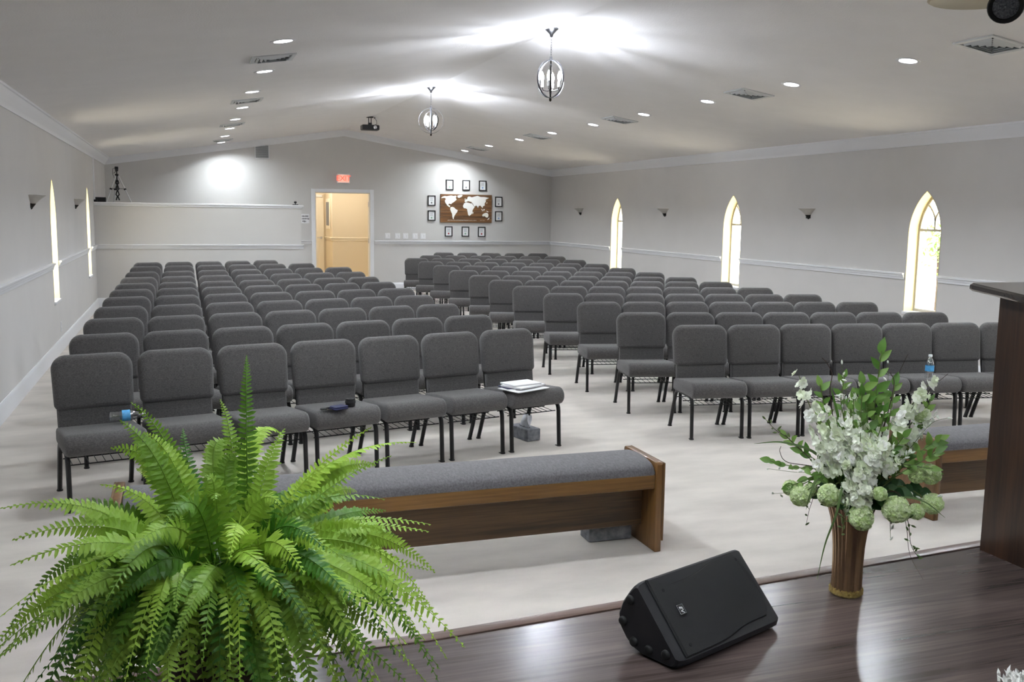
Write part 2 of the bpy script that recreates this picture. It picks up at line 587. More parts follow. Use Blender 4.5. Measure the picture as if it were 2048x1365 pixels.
def window(idx, X, out, yc):
    fn = lambda a, d, z: (X + out * d, yc + a, z)
    root = empty('window_%d' % idx, (0, 0, 0), kind='structure')
    ar = arch(WIN_W, WIN_SILL, WIN_SPR, WIN_TOP)
    ar2 = arch(WIN_W - .008, WIN_SILL + .002, WIN_SPR, WIN_TOP - .010)
    mb = MB()
    mb.loft([[fn(a, -.002, z) for a, z in ar], [fn(a, -.002, z) for a, z in ar2], [fn(a, .2, z) for a, z in ar2], [fn(a, .2, z) for a, z in ar]], closed=False)
    mb.build('jamb', 'jamb_daylit', root, smooth=30)
    mb = MB(); mb.bbox(*sorted((X - out * .02, X + out * .2)), yc - WIN_W - .005, yc + WIN_W + .005, WIN_SILL - .03, WIN_SILL + .004, .004)
    mb.build('sill', 'trim_white', root)
    o1 = arch(WIN_W - .004, WIN_SILL + .003, WIN_SPR, WIN_TOP - .006)
    i1 = arch(WIN_W - .034, WIN_SILL + .035, WIN_SPR, WIN_TOP - .052)
    mb = MB()
    mb.loft([[fn(a, .13, z) for a, z in o1], [fn(a, .13, z) for a, z in i1], [fn(a, .17, z) for a, z in i1], [fn(a, .17, z) for a, z in o1], [fn(a, .13, z) for a, z in o1]])
    mb.build('frame', 'window_frame', root, smooth=30)
    zb = 1.52
    mb = MB(); strip(mb, [(-WIN_W + .02, zb), (WIN_W - .02, zb)], fn, .026, .132, .165); mb.build('crossbar', 'window_frame', root)
    mb = MB(); strip(mb, [(0, zb), (0, zb + .12)], fn, .020, .134, .163); mb.build('mullion', 'window_frame', root)
    for s in (-1, 1):
        mb = MB(); strip(mb, [(0, zb + .10), (s * .012, zb + .15), (s * .040, zb + .20), (s * .085, zb + .255), (s * .125, zb + .285)], fn, .018, .134, .163)
        mb.build('tracery_bar', 'window_frame', root)
    def pane(pts):
        mb = MB(); mb.poly([fn(a, .148, z) for a, z in pts], (out * .004, 0, 0)); mb.build('pane', 'glass_pane', root, smooth=0)
    w = WIN_W - .03
    pane([(-w, WIN_SILL + .03), (w, WIN_SILL + .03), (w, zb - .012), (-w, zb - .012)])
    for s in (-1, 1):
        pane([(s * .010, zb + .012), (s * .212, zb + .012), (s * .195, zb + .10), (s * .165, zb + .19), (s * .127, zb + .275), (s * .080, zb + .235), (s * .045, zb + .185), (s * .018, zb + .13)])
    pane([(0, zb + .13), (.035, zb + .205), (.085, zb + .268), (.11, zb + .30), (.07, zb + .345), (0, zb + .385), (-.07, zb + .345), (-.11, zb + .30), (-.085, zb + .268), (-.035, zb + .205)])
for i, y in enumerate(WINR): window(i + 1, XR, 1, y)
for i, y in enumerate(WINL): window(i + 5, XL, -1, y)

# doorway and hall behind it -----------------------------------------
d = empty('door_1', (0, 0, 0), kind='structure')
m = MB()
m.bbox(DX0 - .075, DX0 + .004, YB - .022, YB, 0, DZ + .065, .004); m.bbox(DX1 - .004, DX1 + .075, YB - .022, YB, 0, DZ + .065, .004)
m.bbox(DX0 + .004, DX1 - .004, YB - .022, YB, DZ - .004, DZ + .065, .004); m.build('casing', 'trim_white', d)
m = MB(); m.box(DX0 - .001, DX0 + .02, YB - .01, YB + .15, 0, DZ); m.box(DX1 - .02, DX1 + .001, YB - .01, YB + .15, 0, DZ); m.box(DX0, DX1, YB - .01, YB + .15, DZ - .02, DZ + .001)
m.build('door_jamb', 'hall_white', d, smooth=0)
for z in (.25, 1.03, 1.78):
    m = MB(); m.tube([(DX1 - .024, YB + .03, z - .05), (DX1 - .024, YB + .03, z + .05)], .008, 8); m.build('hinge', 'nickel', d)
HX, HY, HY2, HC = 3.249, 22.2, 23.25, 2.45
m = MB(); m.box(1.5, 5.4, YB, 23.5, -.12, -.001); struct(m.build('floor_hall', 'hall_wall', smooth=0))
m = MB(); m.box(1.5, 5.4, YB + .14, 23.5, HC, HC + .1); struct(m.build('ceiling_hall', 'hall_white', smooth=0))
m = MB(); m.quad((HX, HY, 0), (5.3, HY, 0), (5.3, HY, HC), (HX, HY, HC)); m.quad((HX, HY, 0), (HX, HY2, 0), (HX, HY2, HC), (HX, HY, HC))
m.quad((1.6, HY2, 0), (HX, HY2, 0), (HX, HY2, HC), (1.6, HY2, HC)); m.quad((1.6, YB + .14, 0), (1.6, HY2, 0), (1.6, HY2, HC), (1.6, YB + .14, HC)); m.quad((5.3, YB + .14, 0), (5.3, HY, 0), (5.3, HY, HC), (5.3, YB + .14, HC))
struct(m.build('wall_hall', 'hall_wall', smooth=0, fix=False))
m = MB(); run_x(m, RAIL, HY, HX - .03, 5.3); run_y(m, RAIL, HX, -1, HY, HY2); struct(m.build('trim_10', 'hall_white'))
m = MB(); run_x(m, BASE, HY, HX - .02, 5.3); run_y(m, BASE, HX, -1, HY, HY2); struct(m.build('baseboard_hall', 'hall_white'))
d2 = empty('door_2', (0, 0, 0), kind='structure')
m = MB(); m.bbox(2.32, 3.20, HY2 - .045, HY2 - .005, .01, 2.03, .004); m.build('door_leaf', 'hall_white', d2)
for (a, b, c, e) in ((2.44, 3.08, .25, .90), (2.44, 3.08, 1.15, 1.9)):
    m = MB(); m.bbox(a, b, HY2 - .052, HY2 - .043, c, e, .004); m.build('door_panel', 'hall_white', d2)
m = MB(); m.tube([(3.13, HY2 - .045, 1.0), (3.13, HY2 - .10, 1.0), (3.03, HY2 - .10, 1.0)], .011, 8); m.lathe([(.028, 0), (.028, .01), (0.001, .012)], 14, Matrix.Translation((3.13, HY2 - .045, 1.0)) @ Matrix.Rotation(pi / 2, 4, 'X'))
m.build('door_handle', 'nickel', d2)
t = empty('hall_picture', (0, 0, 0), 0, 'narrow framed picture on the hallway side wall beyond the doorway', 'picture')
m = MB(); m.bbox(HX - .03, HX - .002, 22.42, 23.02, 1.22, 1.92, .005); m.build('frame', 'hall_white', t)
m = MB(); m.box(HX - .034, HX - .029, 22.50, 22.94, 1.30, 1.84); m.build('print', 'print_grey', t, smooth=0)
t = empty('door_closer', (0, 0, 0), 0, 'small white closer box on top of the hallway door', 'door closer')
m = MB(); m.bbox(2.96, 3.16, HY2 - .095, HY2 - .046, 1.955, 2.01, .008); m.build('closer_body', 'white_plastic', t)
t = empty('hall_ceiling_light', (3.9, 21.2, HC), 0, 'warm flush ceiling light in the hallway beyond the doorway', 'ceiling light')
m = MB(); m.lathe([(.16, 0), (.16, -.02), (.14, -.03)], 24, cap0=True); m.build('base', 'white_plastic', t)
m = MB(); m.lathe([(.14, -.03), (.12, -.06), (.07, -.08), (.001, -.085)], 24); m.build('shade', 'hall_lamp', t)
for (hx_, hy_, k_) in ((-.35, -.1, 1.0), (-1.3, .9, 1.3)):  # second glow has no fitting, added to brighten the left corridor
    L = bpy.data.lights.new('hall_glow', 'POINT'); L.energy = HALL_W * k_; L.color = (1.0, .935, .83); L.shadow_soft_size = .12
    lo = bpy.data.objects.new('hall_glow', L); lo.location = (hx_, hy_, -.2); lo.parent = t; COL.objects.link(lo)

# outside ground seen (and bouncing light) through the windows
m = MB(); m.box(XR + .21, 60, -30, 60, -.4, -.3); struct(m.build('ground_outside_east', 'grass_ground', smooth=0))
m = MB(); m.box(-60, XL - .21, -30, 60, -.4, -.3); struct(m.build('ground_outside_west', 'grass_ground', smooth=0))
t = empty('tree', (11.2, 12.1, -.3), 0, 'small leafy tree outside the window nearest the pulpit', 'tree')
m = MB(); m.tube([(0, 0, 0), (.03, .02, .9), (.0, .05, 1.5)], [.05, .04, .02], 8); m.build('trunk', 'twig_brown', t)
m = MB()
for _ in range(260):
    p = Vector((rnd.gauss(0, .16), rnd.gauss(0, .16), 1.55 + rnd.gauss(0, .17)))
    a = Vector((rnd.uniform(-1, 1), rnd.uniform(-1, 1), rnd.uniform(-1, 1))).normalized(); b = a.cross(Vector((.3, .5, .8))).normalized()
    m.add([p - a * .05, p + b * .02, p + a * .05, p - b * .02], [(0, 1, 2, 3)])
tag(m.build('foliage', 'leaf_green', t, fix=False), kind='stuff')

# ------------------------------------------------------------------ ceiling fixtures
def ceil_frame(x, y):
    """matrix at ceiling point, local -Z pointing into the room"""
    a = math.atan(SL) * (1 if x < XC else -1)
    return Matrix.Translation((x, y, ceil_z(x))) @ Matrix.Rotation(-a, 4, 'Y')
ORD = ['first', 'second', 'third', 'fourth', 'fifth', 'sixth', 'seventh', 'eighth', 'ninth', 'tenth', 'eleventh', 'twelfth', 'thirteenth']
_ring = MB(); _ring.lathe([(.070, .004), (.070, -.004), (.090, -.006), (.098, -.003), (.098, .004)], 32)
_lens = MB(); _lens.lathe([(.0005, -.0045), (.05, -.0045), (.0705, -.003)], 32)
proto = None
def downlight(x, y, label):
    global proto
    if proto is None:
        proto = empty('downlight')
        _ring.build('trim_ring', 'white_plastic', proto); _lens.build('lens', 'lamp_white', proto)
        L = bpy.data.lights.new('downlight_beam', 'AREA'); L.shape = 'DISK'; L.size = .13; L.energy = DOWN_W; L.color = (.885, .95, 1.0); L.spread = radians(146)
        lo = bpy.data.objects.new('downlight_beam', L); lo.location = (0, 0, -.008); lo.parent = proto; COL.objects.link(lo)
        t = proto
    else:
        t = copy_tree(proto)
    t.matrix_world = ceil_frame(x, y)
    return tag(t, label, 'downlight', 'recessed ceiling downlights')
LY = [19.43, 17.72, 16.01, 14.36, 12.68, 10.95, 9.30, 7.60, 5.90]
for i, y in enumerate(LY):
    downlight(.76, y, 'round recessed downlight on the left ceiling slope, %s from the back wall' % ORD[i])
for i, y in enumerate((4.2, 2.5, .8, -.9)):
    downlight(.76, y, 'round recessed downlight on the left ceiling slope, %s from the back wall' % ORD[i + 9])
RY = [19.45, 17.78, 16.03, 14.46, 12.85, 11.25, 9.68, 8.11, 6.53]
for i, y in enumerate(RY):
    downlight(5.58, y, 'round recessed downlight on the right ceiling slope, %s from the back wall' % ORD[i])
for i, y in enumerate((4.9, 3.2, 1.5, -.2)):
    downlight(5.58, y, 'round recessed downlight on the right ceiling slope, %s from the back wall' % ORD[i + 9])

def vent(x, y, label, s=.36):
    t = empty('ceiling_vent')
    m = MB(); h = s / 2
    for a, b, c, e in ((-h, h, -h, -h + .035), (-h, h, h - .035, h), (-h, -h + .035, -h + .035, h - .035), (h - .035, h, -h + .035, h - .035)):
        m.bbox(a, b, c, e, -.012, .002, .003)
    m.build('frame', 'grey_metal', t)
    m = MB(); m.box(-h + .03, h - .03, -h + .03, h - .03, -.001, .004); m.build('backing', 'vent_dark', t, smooth=0)
    k = h - .035
    for i in range(4):
        q = k * (i + .35) / 4.4
        for sx, sy, al in ((0, 1, 'x'), (0, -1, 'x'), (1, 0, 'y'), (-1, 0, 'y')):
            m = MB()
            w = q + .012
            if al == 'x':
                M = Matrix.Translation((0, sy * (q + .018), -.012)) @ Matrix.Rotation(sy * .8, 4, 'X'); m.box(-w, w, -.010, .010, -.001, .001, M)
            else:
                M = Matrix.Translation((sx * (q + .018), 0, -.012)) @ Matrix.Rotation(-sx * .8, 4, 'Y'); m.box(-.010, .010, -w, w, -.001, .001, M)
            m.build('louver', 'grey_metal', t, smooth=0)
    t.matrix_world = ceil_frame(x, y)
    tag(t, label, 'vent', 'square ceiling air vents')
for i, y in enumerate([18.75, 15.25, 11.85, 8.46]):
    vent(.76, y, 'square louvred air vent on the left ceiling slope, %s from the back wall' % ORD[i])
for i, y in enumerate([18.59, 15.19, 12.01, 8.88, 5.69]):
    vent(5.60, y, 'square louvred air vent on the right ceiling slope, %s from the back wall' % ORD[i], .38)

def pendant(y, label, rz):
    t = empty('pendant_light', (3.16, y, ceil_z(3.16)), rz, label, 'pendant light', 'orb pendants along the ridge')
    m = MB(); m.lathe([(.001, -.075), (.012, -.072), (.018, -.05), (.045, -.02), (.062, -.006), (.062, .01)], 24); m.build('canopy', 'ring_steel', t)
    m = MB()
    z = -.075; k = 0
    while z > -.235:
        pts = []
        for i in range(13):
            a = 2 * pi * i / 12
            e = (.006 * cos(a), 0) if k % 2 else (0, .006 * cos(a))
            pts.append((e[0], e[1], z - .012 + .0135 * sin(a)))
        m.tube(pts, .0018, 5, cap=False); z -= .021; k += 1
    m.build('chain', 'ring_steel', t)
    cz, R = -.435, .168
    m = MB(); m.lathe([(.001, -.235), (.012, -.24), (.014, -.262), (.02, -.27), (.008, -.275)], 14); m.build('loop', 'ring_steel', t)
    for ang, r, mt in ((0.25, R, 'ring_steel'), (1.75, R * .985, 'ring_steel'), (1.0, R * .78, 'dark_bronze')):
        m = MB(); c, s = cos(ang), sin(ang)
        rings = []
        for i in range(49):
            a = 2 * pi * i / 48
            e = Vector((c * cos(a), s * cos(a), sin(a))); w = Vector((-s, c, 0)) * .009
            p0 = Vector((0, 0, cz))
            rings.append([p0 + e * r + w, p0 + e * r - w, p0 + e * (r - .004) - w, p0 + e * (r - .004) + w])
        m.loft(rings); m.build('ring', mt, t)
    m = MB(); m.tube([(0, 0, -.262), (0, 0, cz - R - .012)], .007, 8); m.lathe([(.001, cz - R - .03), (.011, cz - R - .022), (.011, cz - R - .002), (.001, cz - R + .006)], 12); m.build('stem', 'dark_bronze', t)
    for i in range(4):
        a = pi / 4 + i * pi / 2; x, yy = cos(a), sin(a)
        m = MB(); m.tube([(0, 0, cz - .10), (x * .03, yy * .03, cz - .105), (x * .07, yy * .07, cz - .095), (x * .078, yy * .078, cz - .07)], .0045, 6)
        arm = m.build('arm', 'dark_bronze', t)
        m = MB(); m.lathe([(.013, -.07), (.013, -.02), (.001, -.02)], 12, Matrix.Translation((x * .078, yy * .078, cz))); m.build('candle_sleeve', 'white_plastic', arm)
        m = MB(); m.lathe([(.006, -.02), (.015, .005), (.016, .02), (.010, .045), (.001, .066)], 12, Matrix.Translation((x * .078, yy * .078, cz))); m.build('bulb', 'bulb_white', arm)
pendant(8.25, 'silver orb pendant with candle bulbs, the nearer one on the ridge', 0.2)
pendant(12.64, 'silver orb pendant with candle bulbs, the farther one towards the back wall', 1.1)

# projector hanging from the ridge
t = empty('projector', (3.165, 17.04, ZR), 0, 'black projector hung from the ceiling ridge near the back wall', 'projector')
m = MB(); m.bbox(-.055, .055, -.05, .05, -.02, .004, .003); m.bbox(.075, .095, -.01, .01, -.03, .003, .003); m.build('ceiling_plate', 'black_plastic', t)
m = MB()
for s in (-1, 1): m.tube([(s * .022, 0, -.02), (s * .022, 0, -.10), (s * .03, 0, -.14)], .007, 6)
m.bbox(-.03, .03, -.03, .03, -.145, -.105, .004); m.build('mount_arm', 'black_plastic', t)
m = MB(); m.bbox(-.15, .15, -.11, .11, -.235, -.145, .012); body = m.build('body', 'black_plastic', t)
m = MB(); m.lathe([(.032, 0), (.032, .02), (.026, .022), (.001, .018)], 18, Matrix.Translation((.07, -.11, -.19)) @ Matrix.Rotation(pi / 2, 4, 'X')); m.build('lens', 'chrome', body)
m = MB(); m.tube([(.085, 0, -.025), (.12, .02, -.06), (.125, .02, -.12), (.06, .05, -.15)], .004, 6); m.build('cable', 'rubber_black', t)

# mesh-fronted fixture of unknown kind hanging over the stage front
t = empty('mesh_fixture', (3.18, 3.30, 0), 0, 'black round mesh-fronted fixture under a beige dish, at the top right corner', 'hanging_fixture')
zz = 2.562
m = MB(); m.lathe([(.001, zz + .05), (.10, zz + .045), (.19, zz + .02), (.215, zz + .0), (.205, zz - .006), (.10, zz + .008), (.001, zz + .012)], 32); m.build('dish', 'beige_enamel', t)
m = MB(); m.tube([(0, 0, zz + .04), (0, 0, ceil_z(3.18))], .012, 8); m.build('hanger', 'black_metal', t)
M = Matrix.Translation((.062, -.06, zz - .040)) @ Vector((-.66, -.62, -.42)).to_track_quat('-Z', 'Y').to_matrix().to_4x4()
m = MB(); m.lathe([(.05, .09), (.068, .03), (.07, -.004), (.066, -.012), (.052, -.012), (.050, -.004)], 28, M); can = m.build('can', 'rubber_black', t)
m = MB(); m.lathe([(.001, -.010), (.03, -.009), (.054, -.005)], 28, M); m.build('mesh_front', 'mesh_grey', can)
# ------------------------------------------------------------------ wall-hung things
def sconce(x, y, s, label):
    """half-bowl of alabaster glass on a dark finial; s = direction into the room along X"""
    t = empty('wall_sconce', (x, y, 1.63), 0 if s > 0 else pi, label, 'wall sconce', 'half-bowl wall sconces')
    m = MB()
    pr = [(.012, .02), (.05, .045), (.10, .085), (.145, .115), (.165, .125), (.158, .127), (.10, .095), (.05, .058), (.012, .034)]
    m.lathe([(r * .85, z) for r, z in pr], 20, a0=-pi / 2, a1=pi / 2); m.build('shade', 'alabaster', t)
    m = MB(); m.lathe([(.001, -.012), (.010, -.008), (.022, .012), (.042, .036), (.046, .044), (.040, .046), (.001, .044)], 16, a0=-pi / 2, a1=pi / 2); m.build('finial', 'dark_bronze', t)
    m = MB(); m.bbox(0, .012, -.045, .045, 0, .11, .003); m.build('back_plate', 'dark_bronze', t)
sconce(XR, 10.72, -1, 'half-bowl wall sconce on the right wall, nearest the pulpit')
sconce(XR, 14.69, -1, 'half-bowl wall sconce on the right wall, between the two farther windows')
sconce(XR, 18.35, -1, 'half-bowl wall sconce on the right wall, closest to the back corner')
sconce(XL, 10.25, 1, 'half-bowl wall sconce on the left wall, nearer one at the edge of the picture')
sconce(XL, 14.35, 1, 'half-bowl wall sconce on the left wall, between the two windows')

t = empty('exit_sign', (3.163, YB, 2.297), 0, 'lit red EXIT sign above the doorway', 'exit sign')
m = MB(); m.bbox(-.13, .13, -.05, -.002, -.095, .095, .006); m.build('housing', 'white_plastic', t)
m = MB(); m.bbox(-.112, .112, -.056, -.048, -.078, .078, .003); m.build('face', 'exit_face', t)
text_obj('lettering', 'EXIT', .155, 'exit_red', t, (0, -.058, 0), (pi / 2, 0, 0), .002, space=.92)

t = empty('world_map_board', (5.783, YB, 1.726), 0, 'wooden board with a white world map and scripture line', 'wall art')
for k in range(5):
    m = MB(); h = .597 / 5; z0 = -.2985 + k * h
    m.bbox(-.573, .573, -.026, -.004, z0 + .0008, z0 + h - .0008, .0025); m.build('plank', 'map_board', t)
CONT = {
 'north_america': [(375,515),(400,490),(440,475),(480,478),(520,470),(560,464),(600,472),(640,464),(655,480),(640,500),(655,540),(630,560),(600,585),(575,600),(560,620),(540,615),(520,610),(508,625),(515,640),(535,640),(540,660),(530,675),(515,665),(490,645),(470,615),(452,590),(445,560),(462,530),(450,512),(425,510),(400,515)],
 'greenland': [(665,470),(700,455),(745,450),(765,460),(745,485),(700,505),(680,500)],
 'south_america': [(545,675),(575,665),(610,675),(640,705),(678,725),(665,760),(645,785),(625,815),(610,845),(605,885),(590,880),(580,840),(575,790),(555,750),(540,710)],
 'africa': [(790,600),(825,583),(870,588),(915,598),(940,604),(960,640),(985,660),(965,690),(945,725),(945,770),(915,805),(885,825),(865,800),(855,750),(845,700),(820,690),(785,685),(770,650)],
 'eurasia': [(800,570),(805,545),(825,535),(830,522),(850,525),(850,495),(875,475),(905,480),(930,490),(985,475),(1035,462),(1090,480),(1160,480),(1250,495),(1225,510),(1200,520),(1185,530),(1190,560),(1165,600),(1170,630),(1135,650),(1130,680),(1110,660),(1090,635),(1060,640),(1045,680),(1030,650),(1005,630),(1000,645),(985,652),(968,640),(950,600),(920,590),(940,580),(905,570),(885,565),(860,560),(840,573),(815,580)],
 'australia': [(1125,800),(1150,780),(1185,765),(1215,765),(1235,785),(1240,815),(1225,850),(1195,850),(1175,825),(1140,830),(1125,825)],
 'island': [(945,770),(960,750),(965,765),(950,795)],
 'island ': [(1235,865),(1260,850),(1250,880),(1215,895)], 'island  ': [(1105,690),(1125,705),(1135,740),(1120,725)], 'island   ': [(1140,705),(1165,695),(1170,715),(1150,730)],
 'island    ': [(1195,725),(1225,735),(1245,755),(1215,750)], 'island     ': [(1195,590),(1215,570),(1210,600)], 'island      ': [(800,520),(815,510),(818,533),(805,540)]}
for nm, pts in CONT.items():
    P = [(-.573 + (x - 365) / 935 * 1.146, -.026, .2985 - (y - 442) / 503 * .597) for x, y in pts]
    m = MB(); m.poly(P, (0, -.004, 0)); m.build(nm.strip(), 'map_white', t, smooth=0)
text_obj('lettering', 'go ye into all the world and preach the gospel to every creature', .0245, 'map_white', t, (-.09, -.0275, -.248), (pi / 2, 0, 0), shear=.3)
text_obj('lettering', 'Mark 16:15', .0215, 'map_white', t, (.36, -.0275, -.250), (pi / 2, 0, 0), shear=.3)

FR = [(5.416, 2.221, 'print_green', 'above the map board, left of three'), (5.780, 2.219, 'print_grey', 'above the map board, middle of three'), (6.149, 2.218, 'print_blue', 'above the map board, right of three'),
      (5.023, 1.883, 'print_grey', 'left of the map board, upper one'), (5.024, 1.568, 'print_green', 'left of the map board, lower one'),
      (6.515, 1.881, 'print_grey', 'right of the map board, upper one'), (6.519, 1.570, 'print_blue', 'right of the map board, lower one'),
      (5.399, 1.236, 'print_red', 'below the map board, left of three'), (5.771, 1.235, 'print_green', 'below the map board, middle of three'), (6.136, 1.233, 'print_red', 'below the map board, right of three')]
for x, z, mt, where in FR:
    t = empty('picture_frame', (x, YB, z), 0, 'small black picture frame ' + where, 'picture frame', 'black frames around the map')
    w, h, b = .083, .108, .020
    m = MB()
    m.loft([[(a * w, -.002, c * h) for a, c in ((-1, -1), (1, -1), (1, 1), (-1, 1))], [(a * w, -.022, c * h) for a, c in ((-1, -1), (1, -1), (1, 1), (-1, 1))],
            [(a * (w - b), -.020, c * (h - b)) for a, c in ((-1, -1), (1, -1), (1, 1), (-1, 1))], [(a * (w - b), -.006, c * (h - b)) for a, c in ((-1, -1), (1, -1), (1, 1), (-1, 1))]])
    m.build('frame', 'frame_black', t, smooth=20)
    m = MB(); m.box(-w + b, w - b, -.010, -.004, -h + b, h - b); mtt = m.build('mat_board', 'paper', t, smooth=0)
    for k in range(5):
        m = MB(); q = .034 - .006 * (k % 2); m.box(-q, q, -.0108, -.0098, .052 - k * .014, .056 - k * .014); m.build('print_line', 'print_grey', mtt, smooth=0)
    m = MB(); m.poly([(.024 * cos(a * pi / 4) * (1.0 if a % 2 else .7), -.0098, -.045 + .020 * sin(a * pi / 4)) for a in range(8)], (0, -.001, 0)); m.build('print_motif', mt, mtt, smooth=0)

for i, x in enumerate((4.078, 4.290, 4.462, 4.667, 4.840)):
    t = empty('light_switch', (x, YB, 1.135), 0, 'white double light switch plate on the back wall, %s from the doorway' % ORD[i], 'light switch', 'switch plates beside the doorway')
    m = MB(); m.bbox(-.055, .055, -.007, 0, -.058, .058, .003); m.build('plate', 'white_plastic', t)
    for s in (-1, 1):
        m = MB(); M = Matrix.Translation((s * .023, -.007, 0)) @ Matrix.Rotation(.12 * s, 4, 'X'); m.bbox(-.015, .015, -.004, .003, -.032, .032, .002, M); m.build('rocker', 'white_plastic', t)
t = empty('wall_outlet', (XL, 12.13, .275), 0, 'white power outlet low on the left wall under the nearer window', 'outlet')
m = MB(); m.bbox(0, .006, -.036, .036, -.058, .058, .003); m.build('plate', 'white_plastic', t)
for s in (-1, 1):
    m = MB(); m.bbox(.004, .009, -.017, .017, s * .026 - .017, s * .026 + .017, .003); m.build('socket', 'paper', t)

t = empty('return_air_grille', (1.557, YB, 2.788), 0, 'white louvred return air grille high on the back wall', 'vent')
m = MB(); h = .142
for a, b, c, e in ((-h, h, -h, -h + .018), (-h, h, h - .018, h), (-h, -h + .018, -h + .018, h - .018), (h - .018, h, -h + .018, h - .018)): m.bbox(a, b, -.014, -.001, c, e, .003)
m.build('frame', 'white_plastic', t)
m = MB(); m.box(-h + .015, h - .015, -.004, -.002, -h + .015, h - .015); m.build('backing', 'grille_back', t, smooth=0)
for k in range(13):
    z = -h + .028 + k * (2 * h - .056) / 12
    m = MB(); m.box(-h + .017, h - .017, -.009, .009, -.001, .001, Matrix.Translation((0, -.008, z)) @ Matrix.Rotation(.7, 4, 'X')); m.build('louver', 'grey_metal', t, smooth=0)

t = empty('paper_notice', (2.385, YB, 1.475), 0, 'white paper notice with three dark lines taped beside the doorway', 'notice')
m = MB(); m.box(-.08, .08, -.003, -.001, -.095, .095); m.build('sheet', 'paper', t, smooth=0)
for row, (x0, n, sz) in enumerate(((-.065, 7, .017), (-.065, 8, .017), (-.055, 4, .021))):
    m = MB()
    for k in range(n):
        x = x0 + k * .0185; z = .05 - row * .052
        m.box(x, x + .012, -.0038, -.0028, z - sz * rnd.uniform(.6, 1), z + sz * rnd.uniform(.5, .9))
    tag(m.build('print_line', 'ink', t, smooth=0), kind='stuff')

# things on the booth ledge
t = empty('camera_tripod', (-1.01, 17.74, 1.640), 0, 'small camera on a silver tripod standing at the booth ledge', 'tripod')
m = MB()
apex = (0, 0, .70)
for a in (-.35, 1.9, 3.9):
    c, s = cos(a), sin(a)
    m = MB(); m.tube([(c * .03, s * .03, .69), (c * .17, s * .17, .40)], .016, 8); m.tube([(c * .16, s * .16, .42), (c * .31, s * .31, .09)], .012, 8); leg = m.build('leg', 'tripod_silver', t)
    m = MB(); m.tube([(c * .163, s * .163, .420), (c * .173, s * .173, .390)], .026, 8); m.build('leg_lock', 'rubber_black', leg)
    m = MB(); m.tube([(c * .145, s * .145, .41), (0, 0, .42)], .005, 6); m.build('brace', 'rubber_black', leg)
m = MB(); m.tube([(0, 0, .40), (0, 0, .80)], .012, 8); m.lathe([(.03, .68), (.038, .69), (.038, .72), (.03, .73), (.02, .735)], 14); m.build('centre_post', 'rubber_black', t)
m = MB(); m.bbox(-.03, .03, -.03, .03, .79, .82, .004); m.tube([(0, -.03, .80), (-.05, -.14, .74)], .006, 6); m.build('pan_head', 'rubber_black', t)
m = MB(); m.bbox(-.035, .035, -.06, .05, .822, .885, .006); bd = m.build('camera_body', 'black_plastic', t)
m = MB(); m.lathe([(.022, 0), (.022, .04), (.018, .042), (.001, .036)], 14, Matrix.Translation((0, -.06, .855)) @ Matrix.Rotation(pi / 2, 4, 'X')); m.build('lens', 'grille_black', bd)
m = MB(); m.tube([(-.03, 0, .86), (-.075, .0, .84), (-.08, 0, .72), (-.05, 0, .62)], .004, 6); m.build('strap', 'rubber_black', t)
m = MB()
for s in (-1, 1):
    pts = [(s * .035 * sin(k * pi / 2 + .4), .02, .60 - k * .062) for k in range(8)]; m.tube(pts, .013, 6)
m.build('wrapped_cable', 'rubber_black', t)
t.scale = (.78, .78, .78)
t = empty('booth_desk', (0, 0, 0), 0, 'plain counter behind the booth half wall carrying the tripod', 'counter')
m = MB(); m.bbox(XL + .02, 1.6, 17.43, 18.1, 1.665, 1.70, .004); m.build('top', 'trim_white', t)
for x in (XL + .05, .15, 1.5):
    m = MB(); m.bbox(x, x + .05, 18.0, 18.05, 0, 1.665, .004); m.build('leg', 'trim_white', t)
t = empty('audio_box', (-1.266, 17.53, 1.70), .0, 'small black equipment box beside the tripod on the booth ledge', 'equipment box')
m = MB(); m.bbox(-.085, .085, -.05, .06, 0, .115, .006); m.build('case', 'black_plastic', t)
m = MB(); m.bbox(-.07, .07, -.054, -.048, .015, .10, .003); m.build('front_panel', 'grille_black', t)
t = empty('wall_conduit', (0, 0, 0), 0, 'thin white vertical conduit on the left wall at the booth', 'conduit')
m = MB(); m.bbox(XL, XL + .022, 17.36, 17.39, 1.735, 2.46, .003); m.build('pipe', 'trim_white', t)
m = MB(); m.bbox(XL, XL + .05, 17.34, 17.41, 1.736, 1.775, .004); m.build('junction_box', 'rubber_black', t)
t = empty('webcam', (1.90, 17.36, 1.735), 0, 'tiny black webcam at the doorway end of the booth ledge', 'webcam')
m = MB(); m.bbox(-.05, .05, -.02, .02, 0, .012, .003); m.tube([(0, 0, .01), (0, 0, .03)], .008, 8); m.build('foot', 'rubber_black', t)
m = MB(); m.bbox(-.022, .022, -.018, .018, .026, .062, .008); m.build('head', 'rubber_black', t)

# ------------------------------------------------------------------ chairs
def bend(p0, p1, p2, n=5):
    p0, p1, p2 = Vector(p0), Vector(p1), Vector(p2)
    return [p0 * (1 - k / n) ** 2 + p1 * 2 * (k / n) * (1 - k / n) + p2 * (k / n) ** 2 for k in range(n + 1)]

